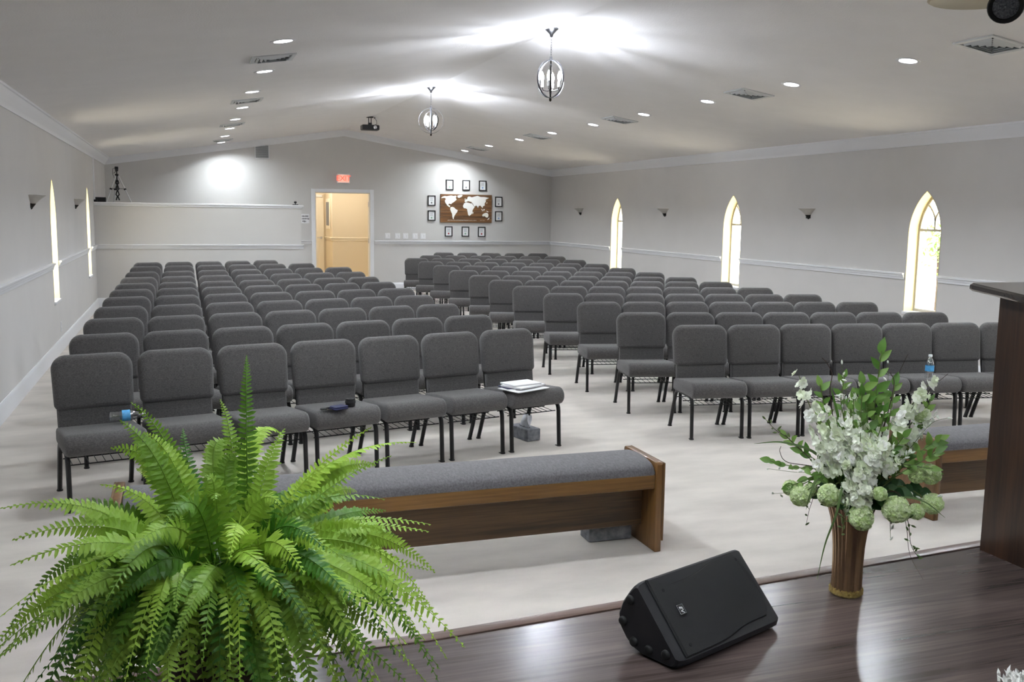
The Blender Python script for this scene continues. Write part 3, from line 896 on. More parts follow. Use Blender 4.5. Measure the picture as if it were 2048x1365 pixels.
def make_chair():
    """local: y = 0 at the front feet, +y towards the back, origin on the floor"""
    t = empty('church_chair')
    # seat: side outline (y, z) swept across the width
    side = []
    for cy, cz, r, a0 in ((.012, .370, .060, pi / 2), (.012, .366, .060, pi), (.375, .335, .03, 3 * pi / 2), (.37, .372, .030, 0)):
        for k in range(7):
            a = a0 + (pi / 2) * k / 6
            side.append((cy + r * cos(a), cz + r * sin(a)))
    side = side[::-1]
    side = side[::-1]
    m = MB(); m.pillow(side, .2125, .022, lambda a, b, d: (d, a, b), 3); seat = m.build('seat', 'fabric', t, smooth=50)
    # backrest: thick upper pad, thin lower pad, leaning back
    def lean(x, z, d):
        return (x, .365 + (z - .40) * .14 + d, z)
    up = rrect(-.2195, .2195, .496, .800, .030, .076, 7)
    up = [(x * (1 - .03 * max(0, (.62 - z)) / .12), z + (.010 * (1 - (x / .2195) ** 2) if z > .7 else 0)) for x, z in up]
    def pad(x, z, d):
        q = 1 - (x / .23) ** 2 * .5
        bulge = -.012 * q * (1 - ((z - .63) / .19) ** 2 * .6) if d < 0 else 0
        return lean(x, z, d + bulge + (.010 * (x / .22) ** 2))
    m = MB(); m.pillow(up, .036, .030, pad, 4); back = m.build('backrest', 'fabric', t, smooth=50)
    lo = rrect(-.198, .198, .372, .530, .020, .012, 3)
    m = MB(); m.pillow(lo, .020, .012, lambda x, z, d: lean(x, z, d - .004 + (.008 * (x / .22) ** 2)), 3); m.build('lumbar_panel', 'fabric', t, smooth=50)
    ax = Vector((1, 0, 0))
    for s in (-1, 1):
        x = s * .197
        m = MB(); m.tube([(x, 0, .004), (x, .012, .22)] + bend((x, .014, .255), (x, .018, .312), (x, .075, .316)) + [(x, .22, .318)], .0170, 10, flat=(ax, .80))
        m.lathe([(.017, 0), (.018, .006), (.014, .012)], 10, Matrix.Translation((x, 0, 0)), True, True)
        m.bbox(x - s * .002 - .014, x - s * .002 + .014, .008, .03, .0, .006, .002)
        m.build('leg', 'black_metal', t)
        m = MB(); m.tube([(x, .22, .318), (x, .29, .318)] + bend((x, .30, .318), (x, .355, .315), (x, .375, .255)) + [(x, .475, .004)], .0170, 10, flat=(ax, .80))
        m.lathe([(.017, 0), (.018, .006), (.014, .012)], 10, Matrix.Translation((x, .474, 0)), True, True)
        m.build('leg', 'black_metal', t)
        m = MB(); m.tube([(x * .97, .34, .318), (x * .97, .378, .36), (x * .97, .405, .48), (x * .97, .432, .70)], .011, 8, flat=(ax, .8)); m.build('back_post', 'black_metal', t)
    m = MB()
    for y in (.06, .20, .33): m.tube([(-.20, y, .245 + y * .05), (.20, y, .245 + y * .05)], .0036, 5)
    for k in range(9):
        x = -.17 + k * .0425; m.tube([(x, .055, .25), (x, .33, .264), (x, .345, .30)], .0024, 4)
    m.build('book_rack', 'black_metal', t)
    return t
chair0 = make_chair()
first = [True]
def place_chair(x, y, ang, label, group):
    """x, y = where the top of the back stands; ang = row direction"""
    if first[0]:
        c = chair0; first[0] = False
    else:
        c = copy_tree(chair0)
    oy = .428
    c.location = (x + sin(ang) * oy, y - cos(ang) * oy, 0)
    c.rotation_euler = (0, 0, ang)
    tag(c, label, 'chair', group)
    return c
CHAIRS = {}
LROW = [6.016, 6.964, 7.945, 8.88, 9.84, 10.75, 11.60, 12.61, 13.69, 14.98, 16.02]
LANG = [12.5, 13.0, 13.3, 13.6, 12.6, 13.6, 15.0, 15.8, 17.0, 15.5, 18.0]
for i, (y0, an) in enumerate(zip(LROW, LANG)):
    n = 7 if i < 9 else (6 if i == 9 else 5)
    a = radians(an); pit = .468 + (.0035 * max(0, i - 6))
    for j in range(n):
        jit = rnd.uniform(-.010, .010) if i else 0
        c = place_chair(-.518 + cos(a) * pit * j, y0 + sin(a) * pit * j + jit, a + (rnd.uniform(-.012, .012) if i else 0),
                        'grey padded chair, left block, %s row from the front, %s from the left wall' % (ORD[i], ORD[j]), 'chairs of the left block')
        CHAIRS['L', i, j] = c
RLX = [3.79, 3.795, 3.815, 3.835, 3.85, 3.87, 3.875, 3.895, 3.985, 4.02, 4.05, 4.585, 5.19]
RLY = [6.555, 7.52, 8.53, 9.515, 10.56, 11.55, 12.47, 13.58, 14.88, 16.05, 17.25, 18.34, 19.62]
RRX = [6.42, 6.345, 6.42, 6.435, 6.44, 6.48, 6.47, 6.53, 6.59, 6.70, 6.85, 6.99, 7.12]
RRY = [6.18, 7.03, 8.03, 8.94, 9.885, 10.84, 11.75, 12.80, 13.88, 15.13, 16.46, 17.82, 19.15]
for i in range(13):
    n = 7 if i < 11 else (6 if i == 11 else 5)
    for j in range(n):
        k = j / (n - 1)
        ln = sqrt((RRX[i] - RLX[i]) ** 2 + (RRY[i] - RLY[i]) ** 2); k = .5 + (k - .5) * max(1.0, .4435 * (n - 1) / ln)
        x = RLX[i] * (1 - k) + RRX[i] * k; y = RLY[i] * (1 - k) + RRY[i] * k
        a = atan2(RRY[i] - RLY[i], RRX[i] - RLX[i])
        c = place_chair(x, y + rnd.uniform(-.008, .008), a + rnd.uniform(-.008, .008),
                        'grey padded chair, right block, %s row from the front, %s from the aisle' % (ORD[i], ORD[j]), 'chairs of the right block')
        CHAIRS['R', i, j] = c

# ------------------------------------------------------------------ benches
def bench(name, x0, x1, y0, label, group):
    t = empty(name, (x0, y0, 0), 0, label, 'bench', group)
    L, D = x1 - x0, .375
    for k, xx in enumerate((0, L - .036)):
        m = MB(); side = rrect(0, D, 0, .452, .004, .016, 4)
        m.pillow(side, .018, .005, lambda a, b, d_, xx=xx: (xx + .018 + d_, a, b), 2); end = m.build('end_panel', 'oak_end', t, smooth=40)
        m = MB(); o = -.010 if k == 0 else .036
        m.bbox(xx + o, xx + o + .010, -.002, D + .002, .055, .450, .003); m.build('end_facing', 'oak_end', end)
    m = MB(); m.bbox(.036, L - .036, .012, .036, .318, .392, .004); m.bbox(.036, L - .036, D - .036, D - .012, .318, .392, .004); m.build('apron', 'oak', t)
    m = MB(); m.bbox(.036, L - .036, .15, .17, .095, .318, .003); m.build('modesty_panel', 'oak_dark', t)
    cs = []
    for k in range(17):
        a = pi * k / 16
        cs.append((D / 2 - .176 * cos(a) * (1 if True else 1), .392 + .066 * sin(a) ** .62))
    cs = [(.012, .388)] + cs[1:-1] + [(D - .012, .388)]
    m = MB(); m.pillow(cs[::-1], (L - .076) / 2, .012, lambda a, b, d_: (L / 2 + d_, a, b), 3); m.build('cushion', 'fabric_bench', t, smooth=60)
    return t
bench('front_bench', -.305, 2.192, 4.083, 'oak bench with grey cushion in front of the left chairs', 'front benches')
bench('front_bench', 3.86, 6.36, 4.083, 'oak bench with grey cushion behind the flowers, partly behind the pulpit', 'front benches')

# ------------------------------------------------------------------ small things on chairs and floor
def tissue_box(loc, rz, label, tuft=True):
    t = empty('tissue_box', loc, rz, label, 'tissue box', 'tissue boxes')
    m = MB(); m.bbox(-.058, .058, -.118, .118, 0, .088, .004); m.build('carton', 'tissue_box_print', t)
    m = MB(); m.poly([(.022 * cos(k * pi / 8), .065 * sin(k * pi / 8), .0882) for k in range(16)], (0, 0, .0008)); m.build('slot', 'ink', t, smooth=0)
    if tuft:
        m = MB(); rings = []
        for k, (w, l, z) in enumerate(((.010, .05, .085), (.022, .055, .105), (.035, .045, .13), (.028, .04, .155), (.012, .03, .172))):
            rings.append([(w * cos(a * pi / 6) * (1 + .25 * sin(3 * a + k)) + .006 * k, l * sin(a * pi / 6) + .008 * sin(2 * a + k), z + .010 * sin(a * 2.3 + k)) for a in range(12)])
        m.loft(rings); m.build('tissue', 'tissue', t, smooth=60)
tissue_box((2.355, 6.55, 0), .27, 'grey patterned tissue box with tissue sticking out, under the aisle-end front chair')
tissue_box((2.02, 4.36, 0), pi / 2, 'grey patterned tissue box lying under the front bench', False)

def bottle(loc, rot, label, water=True):
    t = empty('water_bottle', loc, 0, label, 'water bottle', 'water bottles on chairs')
    t.rotation_euler = rot
    pr = [(.001, .002), (.026, 0), (.031, .006), (.0315, .02), (.029, .03), (.0315, .04), (.029, .05), (.0315, .06), (.0315, .115), (.030, .13), (.020, .160), (.0125, .172), (.0125, .185)]
    m = MB(); m.lathe(pr, 20); m.build('bottle_body', 'clear_plastic', t, smooth=60)
    m = MB(); m.lathe([(.0322, .068), (.0322, .112)], 20); m.build('label_wrap', 'label_blue', t)
    m = MB(); m.lathe([(.0145, .178), (.0145, .194), (.001, .195)], 16); m.build('cap', 'cap_white', t)
SEAT = .4335
bottle((-.425, 5.845, SEAT + .029), (0, pi / 2, .12), 'clear water bottle lying on the front chair next to the left wall')
bottle((5.345, 5.80, SEAT), (0, 0, 0), 'clear water bottle standing on the front row behind the flowers')
t = empty('wallet', (.885, 5.86, SEAT), .5, 'flat navy wallet on the fourth front chair of the left block', 'wallet')
m = MB(); m.bbox(-.05, .05, -.035, .035, 0, .012, .004); m.bbox(-.048, .05, -.033, .033, .013, .021, .004); m.build('folded_leather', 'navy', t)
t = empty('key_bunch', (.805, 5.855, SEAT), .2, 'small bunch of keys on the fourth front chair of the left block', 'keys')
m = MB(); m.bbox(-.035, .005, -.011, .011, .001, .013, .004); m.build('fob', 'rubber_black', t)
for k in range(3):
    m = MB(); M = Matrix.Rotation(-.5 + k * .5, 4, 'Z') @ Matrix.Translation((.012, 0, .003 + k * .003)); m.box(0, .035, -.004, .004, 0, .002, M); m.lathe([(.001, 0), (.010, 0), (.010, .002), (.001, .002)], 10, M); m.build('key', 'chrome', t, smooth=0)
t = empty('camera_lens', (.968, 5.93, SEAT), 0, 'black round camera lens on the fourth front chair of the left block', 'camera lens')
m = MB(); m.lathe([(.001, 0), (.026, 0), (.030, .004), (.030, .018), (.032, .020), (.032, .036), (.030, .038), (.029, .048), (.024, .050), (.001, .044)], 24); m.build('barrel', 'rubber_black', t)
m = MB(); m.lathe([(.0325, .022), (.0333, .024), (.0333, .032), (.0325, .034)], 24); m.build('grip_ring', 'grille_black', t)
PAP = [(2.225, 6.225, 0, .30, .21, .005, .25, 'large white booklet', 'paper'), (2.19, 6.285, .0055, .22, .13, .007, .02, 'thin navy notebook', 'navy'), (2.235, 6.265, .0135, .26, .19, .010, .32, 'thick white handout', 'paper'), (2.225, 6.285, .0245, .24, .165, .009, .10, 'curled paper pad', 'paper')]
for x, y, z, w, l, h, rz, nm, mt in PAP:
    t = empty(nm.replace(' ', '_').split('_', 1)[1], (x, y, SEAT + z), rz + .2, nm + ' in the pile on the aisle-end front chair', 'booklet', 'papers on the aisle-end chair')
    m = MB(); m.bbox(-w / 2, w / 2, -l / 2, l / 2, 0, h, .001); m.build('pages', mt, t, smooth=0)
    m = MB(); m.box(-w / 2 - .001, w / 2 + .001, -l / 2 - .001, l / 2 + .001, h, h + .0008); m.build('cover', 'paper' if mt == 'paper' else 'navy', t, smooth=0)
# ------------------------------------------------------------------ pulpit on the stage
t = empty('pulpit', (3.07, 2.98, STG), 0, 'dark wooden pulpit with a slanted overhanging top on the stage', 'pulpit')
def topz(y):            # underside of the slanted board, y measured from the audience side
    return 1.062 + y * .105
m = MB(); m.poly([(0, -.56, .0), (0, 0, .0), (0, 0, topz(0)), (0, -.56, topz(-.56))], (.03, 0, 0)); m.build('side_panel', 'pulpit_wood', t, smooth=0)
m = MB(); m.poly([(.66, -.56, .0), (.66, 0, .0), (.66, 0, topz(0)), (.66, -.56, topz(-.56))], (.03, 0, 0)); m.build('side_panel', 'pulpit_wood', t, smooth=0)
m = MB(); m.box(.03, .66, -.03, -.002, .0, 1.05); m.build('front_panel', 'pulpit_wood', t, smooth=0)
m = MB(); m.box(.03, .66, -.5, -.03, .52, .545); m.build('shelf', 'pulpit_wood', t, smooth=0)
M = Matrix.Translation((.345, .08, 1.098)) @ Matrix.Rotation(math.atan(.105), 4, 'X')
m = MB(); m.bbox(-.43, .43, -.70, 0, -.032, 0, .008, M); bt = m.build('slanted_top', 'pulpit_top', t)
m = MB(); m.bbox(-.43, .43, -.70, -.68, 0, .02, .004, M); m.build('book_stop', 'pulpit_top', t)

# ------------------------------------------------------------------ floor monitor
sp = empty('floor_monitor', (1.4008, 2.4035, STG), radians(21.0), 'black wedge stage monitor speaker with a square badge', 'speaker')
# local x = along the cabinet, local -y = towards the singer
SEC = [(0, .034), (-.004, .016), (-.02, .003), (-.05, 0), (-.15, 0), (-.185, .008), (-.222, .032), (-.25, .065), (-.258, .105), (-.242, .15), (-.212, .195), (-.196, .215), (-.184, .2235), (-.176, .2227)]
cu_, cz_ = -.13, .10
def ring(s_, k):
    return [(s_, -(cu_ + (u - cu_) * k), max(0.0, cz_ + (z - cz_) * k)) for u, z in SEC]
m = MB(); m.loft([ring(-.050, .90), ring(-.043, .955), ring(-.024, .992), ring(.0, 1), ring(.430, 1), ring(.446, .99), ring(.456, .95), ring(.460, .88)], True, True)
m.build('cabinet', 'black_plastic', sp, smooth=30)
Bv, Tv = Vector((0, 0.0, .034)), Vector((0, .176, .2227))
wd = (Tv - Bv).normalized(); nf = Vector((0, -wd.z, wd.y)); FL = (Tv - Bv).length
face = lambda s_, w_, h_: Vector((s_, 0, 0)) + Bv + wd * w_ + nf * h_
sg = lambda x: 1 / (1 + math.exp(-x))
bot = [(s_, .006 + .022 * sg((s_ - .23) / .028)) for s_ in [-.012 + .413 * k / 16 for k in range(17)]]
tp = [(s_, FL - .034 + .028 * sg((s_ - .24) / .03) + .03 * max(0, .06 - s_) / .06) for s_ in [-.012 + .413 * k / 16 for k in range(17)]]
out = bot + [(.418, .045), (.425, .08), (.427, FL / 2), (.425, FL - .08), (.417, FL - .030)] + tp[::-1]
m = MB()
rings = []
cs_ = .207; cw_ = FL / 2
for k, h in ((1.0, -.004), (1.0, .003), (.985, .008)):
    rings.append([face(cs_ + (s_ - cs_) * k, cw_ + (w_ - cw_) * k, h + (.006 * (1 - ((w_ - cw_) / cw_) ** 2) if h > .005 else 0)) for s_, w_ in out])
m.loft(rings, True, True); gr = m.build('grille', 'grille_black', sp, smooth=40)
m = MB(); m.tube([face(s_, w_, .002) for s_, w_ in out + out[:1]], .0022, 6, cap=False); m.build('grille_edge', 'rubber_black', sp)
for s_, w_ in ((.022, .035), (.03, FL - .045), (.405, .05), (.405, FL - .03)):
    m = MB(); m.lathe([(.006, 0), (.006, .003), (.004, .004), (.0005, .003)], 12, Matrix.Translation(face(s_, w_, .007)) @ nf.to_track_quat('Z', 'Y').to_matrix().to_4x4()); m.build('screw', 'rubber_black', sp)
bx = Matrix.Translation(face(.055, .140, .0135)) @ Matrix((( 0, 1, 0), (-wd.y, 0, nf.y), (-wd.z, 0, nf.z))).to_4x4()
bd = empty('badge'); bd.parent = sp; bd.matrix_local = bx
m = MB(); m.bbox(-.0145, .0145, -.0125, .0125, -.003, .0005, .001); m.build('badge_plate', 'frame_black', bd)
m = MB()
for a, b, c, e in ((-.0155, .0155, -.0135, -.0118), (-.0155, .0155, .0118, .0135), (-.0155, -.0138, -.0118, .0118), (.0138, .0155, -.0118, .0118)): m.box(a, b, c, e, -.002, .0016)
m.build('badge_rim', 'chrome', bd, smooth=0)
text_obj('badge_letters', 'EV', .0185, 'white_plastic', bd, (0, 0, .0008), (0, 0, 0), .0006, shear=.25)
for u, z in ((-.200, .165), (-.228, .088), (-.18, .036), (-.118, .032), (-.050, .042)):
    m = MB(); m.lathe([(.0005, .011), (.009, .011), (.013, .009), (.015, .006), (.016, 0)], 18, Matrix.Translation((-.049, -u, z)) @ Matrix.Rotation(-pi / 2, 4, 'Y')); m.build('rubber_foot', 'rubber_black', sp)
m = MB(); m.tube([(.10, .25, .13), (.14, .272, .15), (.30, .272, .15), (.34, .25, .13)], .011, 8); m.build('handle', 'black_plastic', sp)

# ------------------------------------------------------------------ shaggy rug at the bottom corner of the stage
t = empty('shaggy_rug', (2.215, 1.42, STG), 0, 'corner of a white shaggy rug on the stage at the bottom right', 'rug')
m = MB(); m.bbox(0, .95, 0, .62, 0, .012, .004); m.build('backing', 'fluffy_white', t)
m = MB()
for _ in range(2600):
    x, y = rnd.uniform(.0, .95), rnd.uniform(.0, .62) if rnd.random() < .5 else rnd.uniform(.5, .635)
    a = rnd.uniform(0, 2 * pi); r = rnd.uniform(.008, .03); h = rnd.uniform(.022, .042)
    p = Vector((x, y, .010)); q = p + Vector((cos(a) * r, sin(a) * r, h)); w = Vector((-sin(a), cos(a), 0)) * .004
    mid = (p + q) / 2 + Vector((0, 0, .008))
    m.add([p - w, p + w, mid + w * 1.2, mid - w * 1.2, q], [(0, 1, 2, 3), (3, 2, 4)])
tag(m.build('pile', 'fluffy_white', t, fix=False), kind='stuff')

# ------------------------------------------------------------------ vase of artificial flowers
VX, VY = 2.236, 2.757
VD = sqrt(VX * VX + VY * VY)
HF = Vector((VX / VD, VY / VD, 0)); HR = Vector((HF.y, -HF.x, 0))
def seen(px, py, dist):
    """point of the photograph's sight line at a horizontal distance from the photographer's spot"""
    d_ = _f + _rr * ((px - 1024) / FPX) - _uu * ((py - 682.5) / FPX)
    return Vector((0, 0, 1.65)) + d_ * (dist / sqrt(d_.x ** 2 + d_.y ** 2))
t = empty('vase', (VX, VY, STG), 0, 'tall ribbed amber glass vase with gold beads at its foot, on the stage', 'vase')
VP = [(.052, .022), (.0515, .06), (.0515, .12), (.0535, .18), (.058, .23), (.066, .28), (.076, .315), (.081, .33), (.078, .332), (.070, .31), (.060, .27), (.053, .22), (.049, .14), (.048, .04), (.001, .036)]
m = MB(); m.lathe(VP, 144, ribs=24, amp=.038); m.build('vase_body', 'amber_glass', t, smooth=60)
m = MB(); m.lathe([(.001, 0), (.050, 0), (.055, .006), (.0555, .020), (.053, .026), (.049, .030)], 48, ribs=16, amp=.02); m.build('foot', 'gold_glitter', t, smooth=60)
bead = MB(); bead.lathe([(.0003, -.0042), (.003, -.003), (.0042, 0), (.003, .003), (.0003, .0042)], 8)
b0 = None
for k in range(44):
    a = 2 * pi * k / 22; z = .010 if k < 22 else .021
    if b0 is None:
        b0 = bead.build('bead', 'gold_glitter', t); b = b0
    else:
        b = b0.copy(); COL.objects.link(b)
    b.location = (.0565 * cos(a + (k // 22) * .14), .0565 * sin(a + (k // 22) * .14), z)

fa = empty('flower_arrangement', (VX, VY, STG), 0, 'artificial arrangement of white spikes, green snowball blooms and twigs in the vase', 'flower arrangement')
def fp(px, py, w=0.0):
    """spot in the bouquet, relative to the vase base; w = how far behind (+) or in front (-) of the vase axis"""
    return seen(px, py, VD + w) - Vector((VX, VY, STG))
def spline(pts, n=12):
    pts = [Vector(p) for p in pts]
    P = [pts[0] * 2 - pts[1]] + pts + [pts[-1] * 2 - pts[-2]]
    res = []
    for i in range(1, len(P) - 2):
        for k in range(n):
            q = k / n
            res.append(.5 * ((2 * P[i]) + (P[i + 1] - P[i - 1]) * q + (2 * P[i - 1] - 5 * P[i] + 4 * P[i + 1] - P[i + 2]) * q * q + (3 * P[i] - P[i - 1] - 3 * P[i + 1] + P[i + 2]) * q ** 3))
    return res + [pts[-1]]
def look(d, roll=0.0):
    return Vector(d).to_track_quat('Z', 'Y').to_matrix().to_4x4() @ Matrix.Rotation(roll, 4, 'Z')
def blossom_mesh(seed, n, size):
    r = random.Random(seed); m = MB()
    for layer, (k_, sz, lift) in enumerate(((n, 1.0, .25), (n, .62, .75))):
        for i in range(k_):
            a = 2 * pi * i / k_ + layer * .5 + r.uniform(-.15, .15)
            e = Vector((cos(a), sin(a), 0)); f = Vector((-sin(a), cos(a), 0)); L = size * sz * r.uniform(.85, 1.1); W = L * .48
            up_ = Vector((0, 0, 1))
            p = [e * .001, e * L * .45 + f * W + up_ * L * lift * .7, e * L * .55 + up_ * L * lift * .45, e * L * .45 - f * W + up_ * L * lift * .7,
                 e * L * .95 + f * W * .7 + up_ * L * lift * 1.1, e * L * 1.03 + up_ * L * lift * .9, e * L * .95 - f * W * .7 + up_ * L * lift * 1.1]
            m.add(p, [(0, 1, 2), (0, 2, 3), (1, 4, 5, 2), (2, 5, 6, 3)])
    return m
BL = [blossom_mesh(s_, 5, .026).build('blossom', 'petal_white', None, smooth=60, fix=False).data for s_ in (1, 2, 3)]
for o in [o for o in bpy.data.objects if o.name.startswith('blossom')]: bpy.data.objects.remove(o)
def put(mesh, name, parent, M):
    o = bpy.data.objects.new(name, mesh); COL.objects.link(o); o.parent = parent; o.matrix_local = M; return o
MOUTH = Vector((0, 0, .30))
def rim(p):
    """second stem point: just above the rim on the side the stem leaves"""
    h_ = Vector((p.x, p.y, 0)); l_ = h_.length
    return Vector((0, 0, .352)) + (h_ * (min(.05, l_ * .5) / l_) if l_ > 1e-5 else h_)
def spike(pts, nb, rad, sc=1.0):
    pp = [fp(*p) for p in pts]; path = spline([MOUTH + Vector((rnd.uniform(-.02, .02), rnd.uniform(-.02, .02), -.06)), rim(pp[0])] + pp)
    m = MB(); m.tube(path, [.0032 * (1 - .6 * k / len(path)) for k in range(len(path))], 6); s_ = m.build('delphinium_spike', 'stem_green', fa)
    body = path[22:]
    for k in range(nb):
        q = (k + .5) / nb
        p = body[min(len(body) - 1, int(q * len(body)))]
        r_ = rad * (1 - .55 * q)
        a = k * 2.4 + rnd.uniform(-.3, .3)
        d = (HR * cos(a) + HF * -abs(sin(a)) * .9 + Vector((0, 0, .55 * sin(a * 1.7)))).normalized()
        size = sc * (1.15 - .55 * q) * rnd.uniform(.9, 1.15)
        put(BL[k % 3], 'blossom', s_, Matrix.Translation(p + d * r_) @ look(d + Vector((0, 0, .2)), rnd.uniform(0, 6)) @ Matrix.Scale(size, 4))
spike([(1668, 925, -.03), (1630, 840, -.03), (1598, 752, -.02)], 26, .034)
spike([(1690, 930, -.08), (1668, 875, -.09), (1640, 810, -.07)], 18, .036)
spike([(1752, 935, -.05), (1800, 850, -.04), (1846, 790, -.03)], 22, .034)
spike([(1715, 930, -.02), (1710, 850, .0), (1712, 775, .02)], 17, .034)
spike([(1725, 960, -.10), (1745, 915, -.14), (1775, 890, -.14)], 22, .034, 1.1)
spike([(1705, 985, -.10), (1712, 955, -.15), (1690, 915, -.17)], 18, .034, 1.05)
spike([(1715, 1010, -.10), (1722, 990, -.15), (1726, 975, -.16)], 14, .036, 1.1)
spike([(1780, 920, -.02), (1822, 880, .0), (1862, 822, .01)], 22, .026, .9)
spike([(1800, 850, -.02), (1840, 790, -.02), (1868, 758, -.02)], 12, .020, 1.0)
def snowball(px, py, w, r):
    c = fp(px, py, w)
    path = spline([MOUTH + Vector((0, 0, -.04)), rim(c), MOUTH + HR * c.dot(HR) * .6 + HF * w * .6 + Vector((0, 0, .09 + .4 * max(0, c.z - .3))), c])
    m = MB(); m.tube(path, .0024, 6); s_ = m.build('snowball_stem', 'stem_green', fa)
    m = MB(); n = int(70 + r * 1200)
    for k in range(n):
        z = 1 - 2 * (k + .5) / n; ph = k * 2.39996
        d = Vector((sqrt(1 - z * z) * cos(ph), sqrt(1 - z * z) * sin(ph), z))
        M = Matrix.Translation(d * r * rnd.uniform(.82, 1.02)) @ look(d, rnd.uniform(0, 6)); z_ = rnd.uniform(.8, 1.2) * r * .36
        for i in range(4):
            a = i * pi / 2
            e, f = Vector((cos(a), sin(a), 0)), Vector((-sin(a), cos(a), 0))
            m.add([M @ Vector((0, 0, -.002)), M @ (e * z_ * .6 + f * z_ * .5 + Vector((0, 0, z_ * .25))), M @ (e * z_ + Vector((0, 0, z_ * .12))), M @ (e * z_ * .6 - f * z_ * .5 + Vector((0, 0, z_ * .25)))], [(0, 1, 2, 3)])
    h = m.build('bloom_head', 'petal_green', s_, smooth=0, fix=False); h.location = c
    m = MB(); m.lathe([(.0005, -r * .68), (r * .42, -r * .52), (r * .68, 0), (r * .42, r * .52), (.0005, r * .68)], 12); core = m.build('bloom_core', 'petal_green', s_); core.location = c
for a in ((1581, 977, -.03, .027), (1601, 993, -.07, .034), (1658, 991, -.12, .037), (1723, 1036, -.15, .040), (1792, 1020, -.13, .043), (1834, 951, -.03, .027), (1861, 949, -.01, .033),
          (1865, 1008, -.02, .034), (1832, 1024, -.08, .026), (1760, 988, -.15, .023), (1722, 815, .02, .030), (1622, 980, -.03, .023), (1838, 828, .0, .026)):
    snowball(*a)
def leaf_mesh(L, W, fold=.25, droop=.2):
    m = MB(); n = 6; V_ = []; F_ = []
    for k in range(n + 1):
        q = k / n; w = W * (sin(pi * q ** .8) ** .9 if 0 < k < n else .02); z = -droop * L * q * q
        V_ += [(-w, q * L, z + fold * w), (0, q * L, z), (w, q * L, z + fold * w)]
    for k in range(n):
        b = k * 3; F_ += [(b, b + 1, b + 4, b + 3), (b + 1, b + 2, b + 5, b + 4)]
    return m.add(V_, F_)
LEAF = leaf_mesh(.05, .013).build('leaf', 'leaf_green', None, smooth=60, fix=False); LEAFM = LEAF.data; bpy.data.objects.remove(LEAF)
LEAF = leaf_mesh(.055, .024, .2, .3).build('leaf', 'leaf_dark', None, smooth=60, fix=False); LEAFD = LEAF.data; bpy.data.objects.remove(LEAF)
def orient(d, n_):
    y = Vector(d).normalized(); x = y.cross(Vector(n_)); x.normalize(); z = x.cross(y)
    return Matrix((x, y, z)).transposed().to_4x4()
def sprig(pts, nl, sc=1.0, mesh=None, start=.45):
    pp = [fp(*p) for p in pts]; path = spline([MOUTH + Vector((rnd.uniform(-.02, .02), rnd.uniform(-.02, .02), -.05)), rim(pp[0])] + pp)
    m = MB(); m.tube(path, .0019, 5); s_ = m.build('leafy_sprig', 'stem_green', fa)
    for k in range(nl):
        q = start + (1 - start) * (k + 1) / nl
        i = min(len(path) - 2, int(q * (len(path) - 1)))
        tn = (path[i + 1] - path[i]).normalized()
        sd = (HR if k % 2 else -HR) * rnd.uniform(.6, 1) + HF * rnd.uniform(-.7, .2)
        d = tn * rnd.uniform(.5, 1) + sd * .8 if k < nl - 1 else tn
        put(mesh or LEAFM, 'leaf', s_, Matrix.Translation(path[i]) @ orient(d, -HF * .9 + Vector((0, 0, .5)) + HR * rnd.uniform(-.5, .5)) @ Matrix.Scale(sc * rnd.uniform(.75, 1.15), 4))
sprig([(1745, 860, .0), (1752, 790, -.02), (1763, 702, -.02)], 13, 1.1)
sprig([(1735, 880, -.04), (1733, 820, -.05), (1725, 765, -.05)], 9, 1.0)
sprig([(1770, 880, -.02), (1782, 820, -.02), (1790, 770, .0)], 9, 1.0)
sprig([(1800, 940, -.03), (1845, 900, -.03), (1880, 880, -.02)], 10, .95)
sprig([(1790, 955, -.05), (1840, 925, -.05), (1872, 905, -.05)], 9, .9)
sprig([(1650, 945, -.02), (1590, 935, -.02), (1540, 922, .0)], 10, .85)
sprig([(1640, 930, .03), (1600, 900, .03), (1570, 870, .03)], 10, .9)
sprig([(1660, 880, .05), (1650, 820, .05), (1640, 770, .05)], 9, .9)
sprig([(1690, 860, .05), (1682, 800, .06), (1690, 752, .06)], 8, .8)
sprig([(1815, 880, .04), (1840, 840, .05), (1862, 800, .05)], 8, .8)
for a in ((1640, 985, -.02), (1680, 985, -.06), (1690, 1005, -.10), (1820, 975, .0), (1845, 985, .02), (1800, 985, -.05), (1780, 1000, -.10), (1650, 960, .04), (1835, 935, .04), (1760, 960, -.02), (1700, 965, .0), (1740, 1005, -.08), (1665, 1000, -.08)):
    sprig([((a[0] + 1705) / 2, a[1] - 8, a[2] * .6), a], 6, .9, LEAFD, .5)
for k in range(16):
    px = rnd.uniform(1620, 1830); top_ = 760 + abs(px - 1725) * .75 + rnd.uniform(0, 60); w = rnd.uniform(-.10, .08)
    sprig([(1710 + (px - 1710) * .4, 930, w * .4), (1710 + (px - 1710) * .75, (top_ + 930) / 2, w * .8), (px, top_, w)], rnd.randint(7, 10), rnd.uniform(.6, .95))
for k in range(10):
    px = rnd.uniform(1570, 1880); py = rnd.uniform(880, 990); w = rnd.uniform(-.10, .06)
    sprig([((px + 1710) / 2, (py + 930) / 2, w * .5), (px, py, w)], 7, rnd.uniform(.6, .9))
for k in range(13):
    a_ = rnd.uniform(-1, 1); px = 1712 + a_ * 95; py = 800 + abs(a_) * 70 + rnd.uniform(0, 70); w = rnd.uniform(-.14, .0)
    spike([(1710 + (px - 1710) * .5, (py + 960) / 2, w * .6), (1710 + (px - 1710) * .8, (py * 2 + 960) / 3, w), (px, py, w)], 10, .026, 1.0)
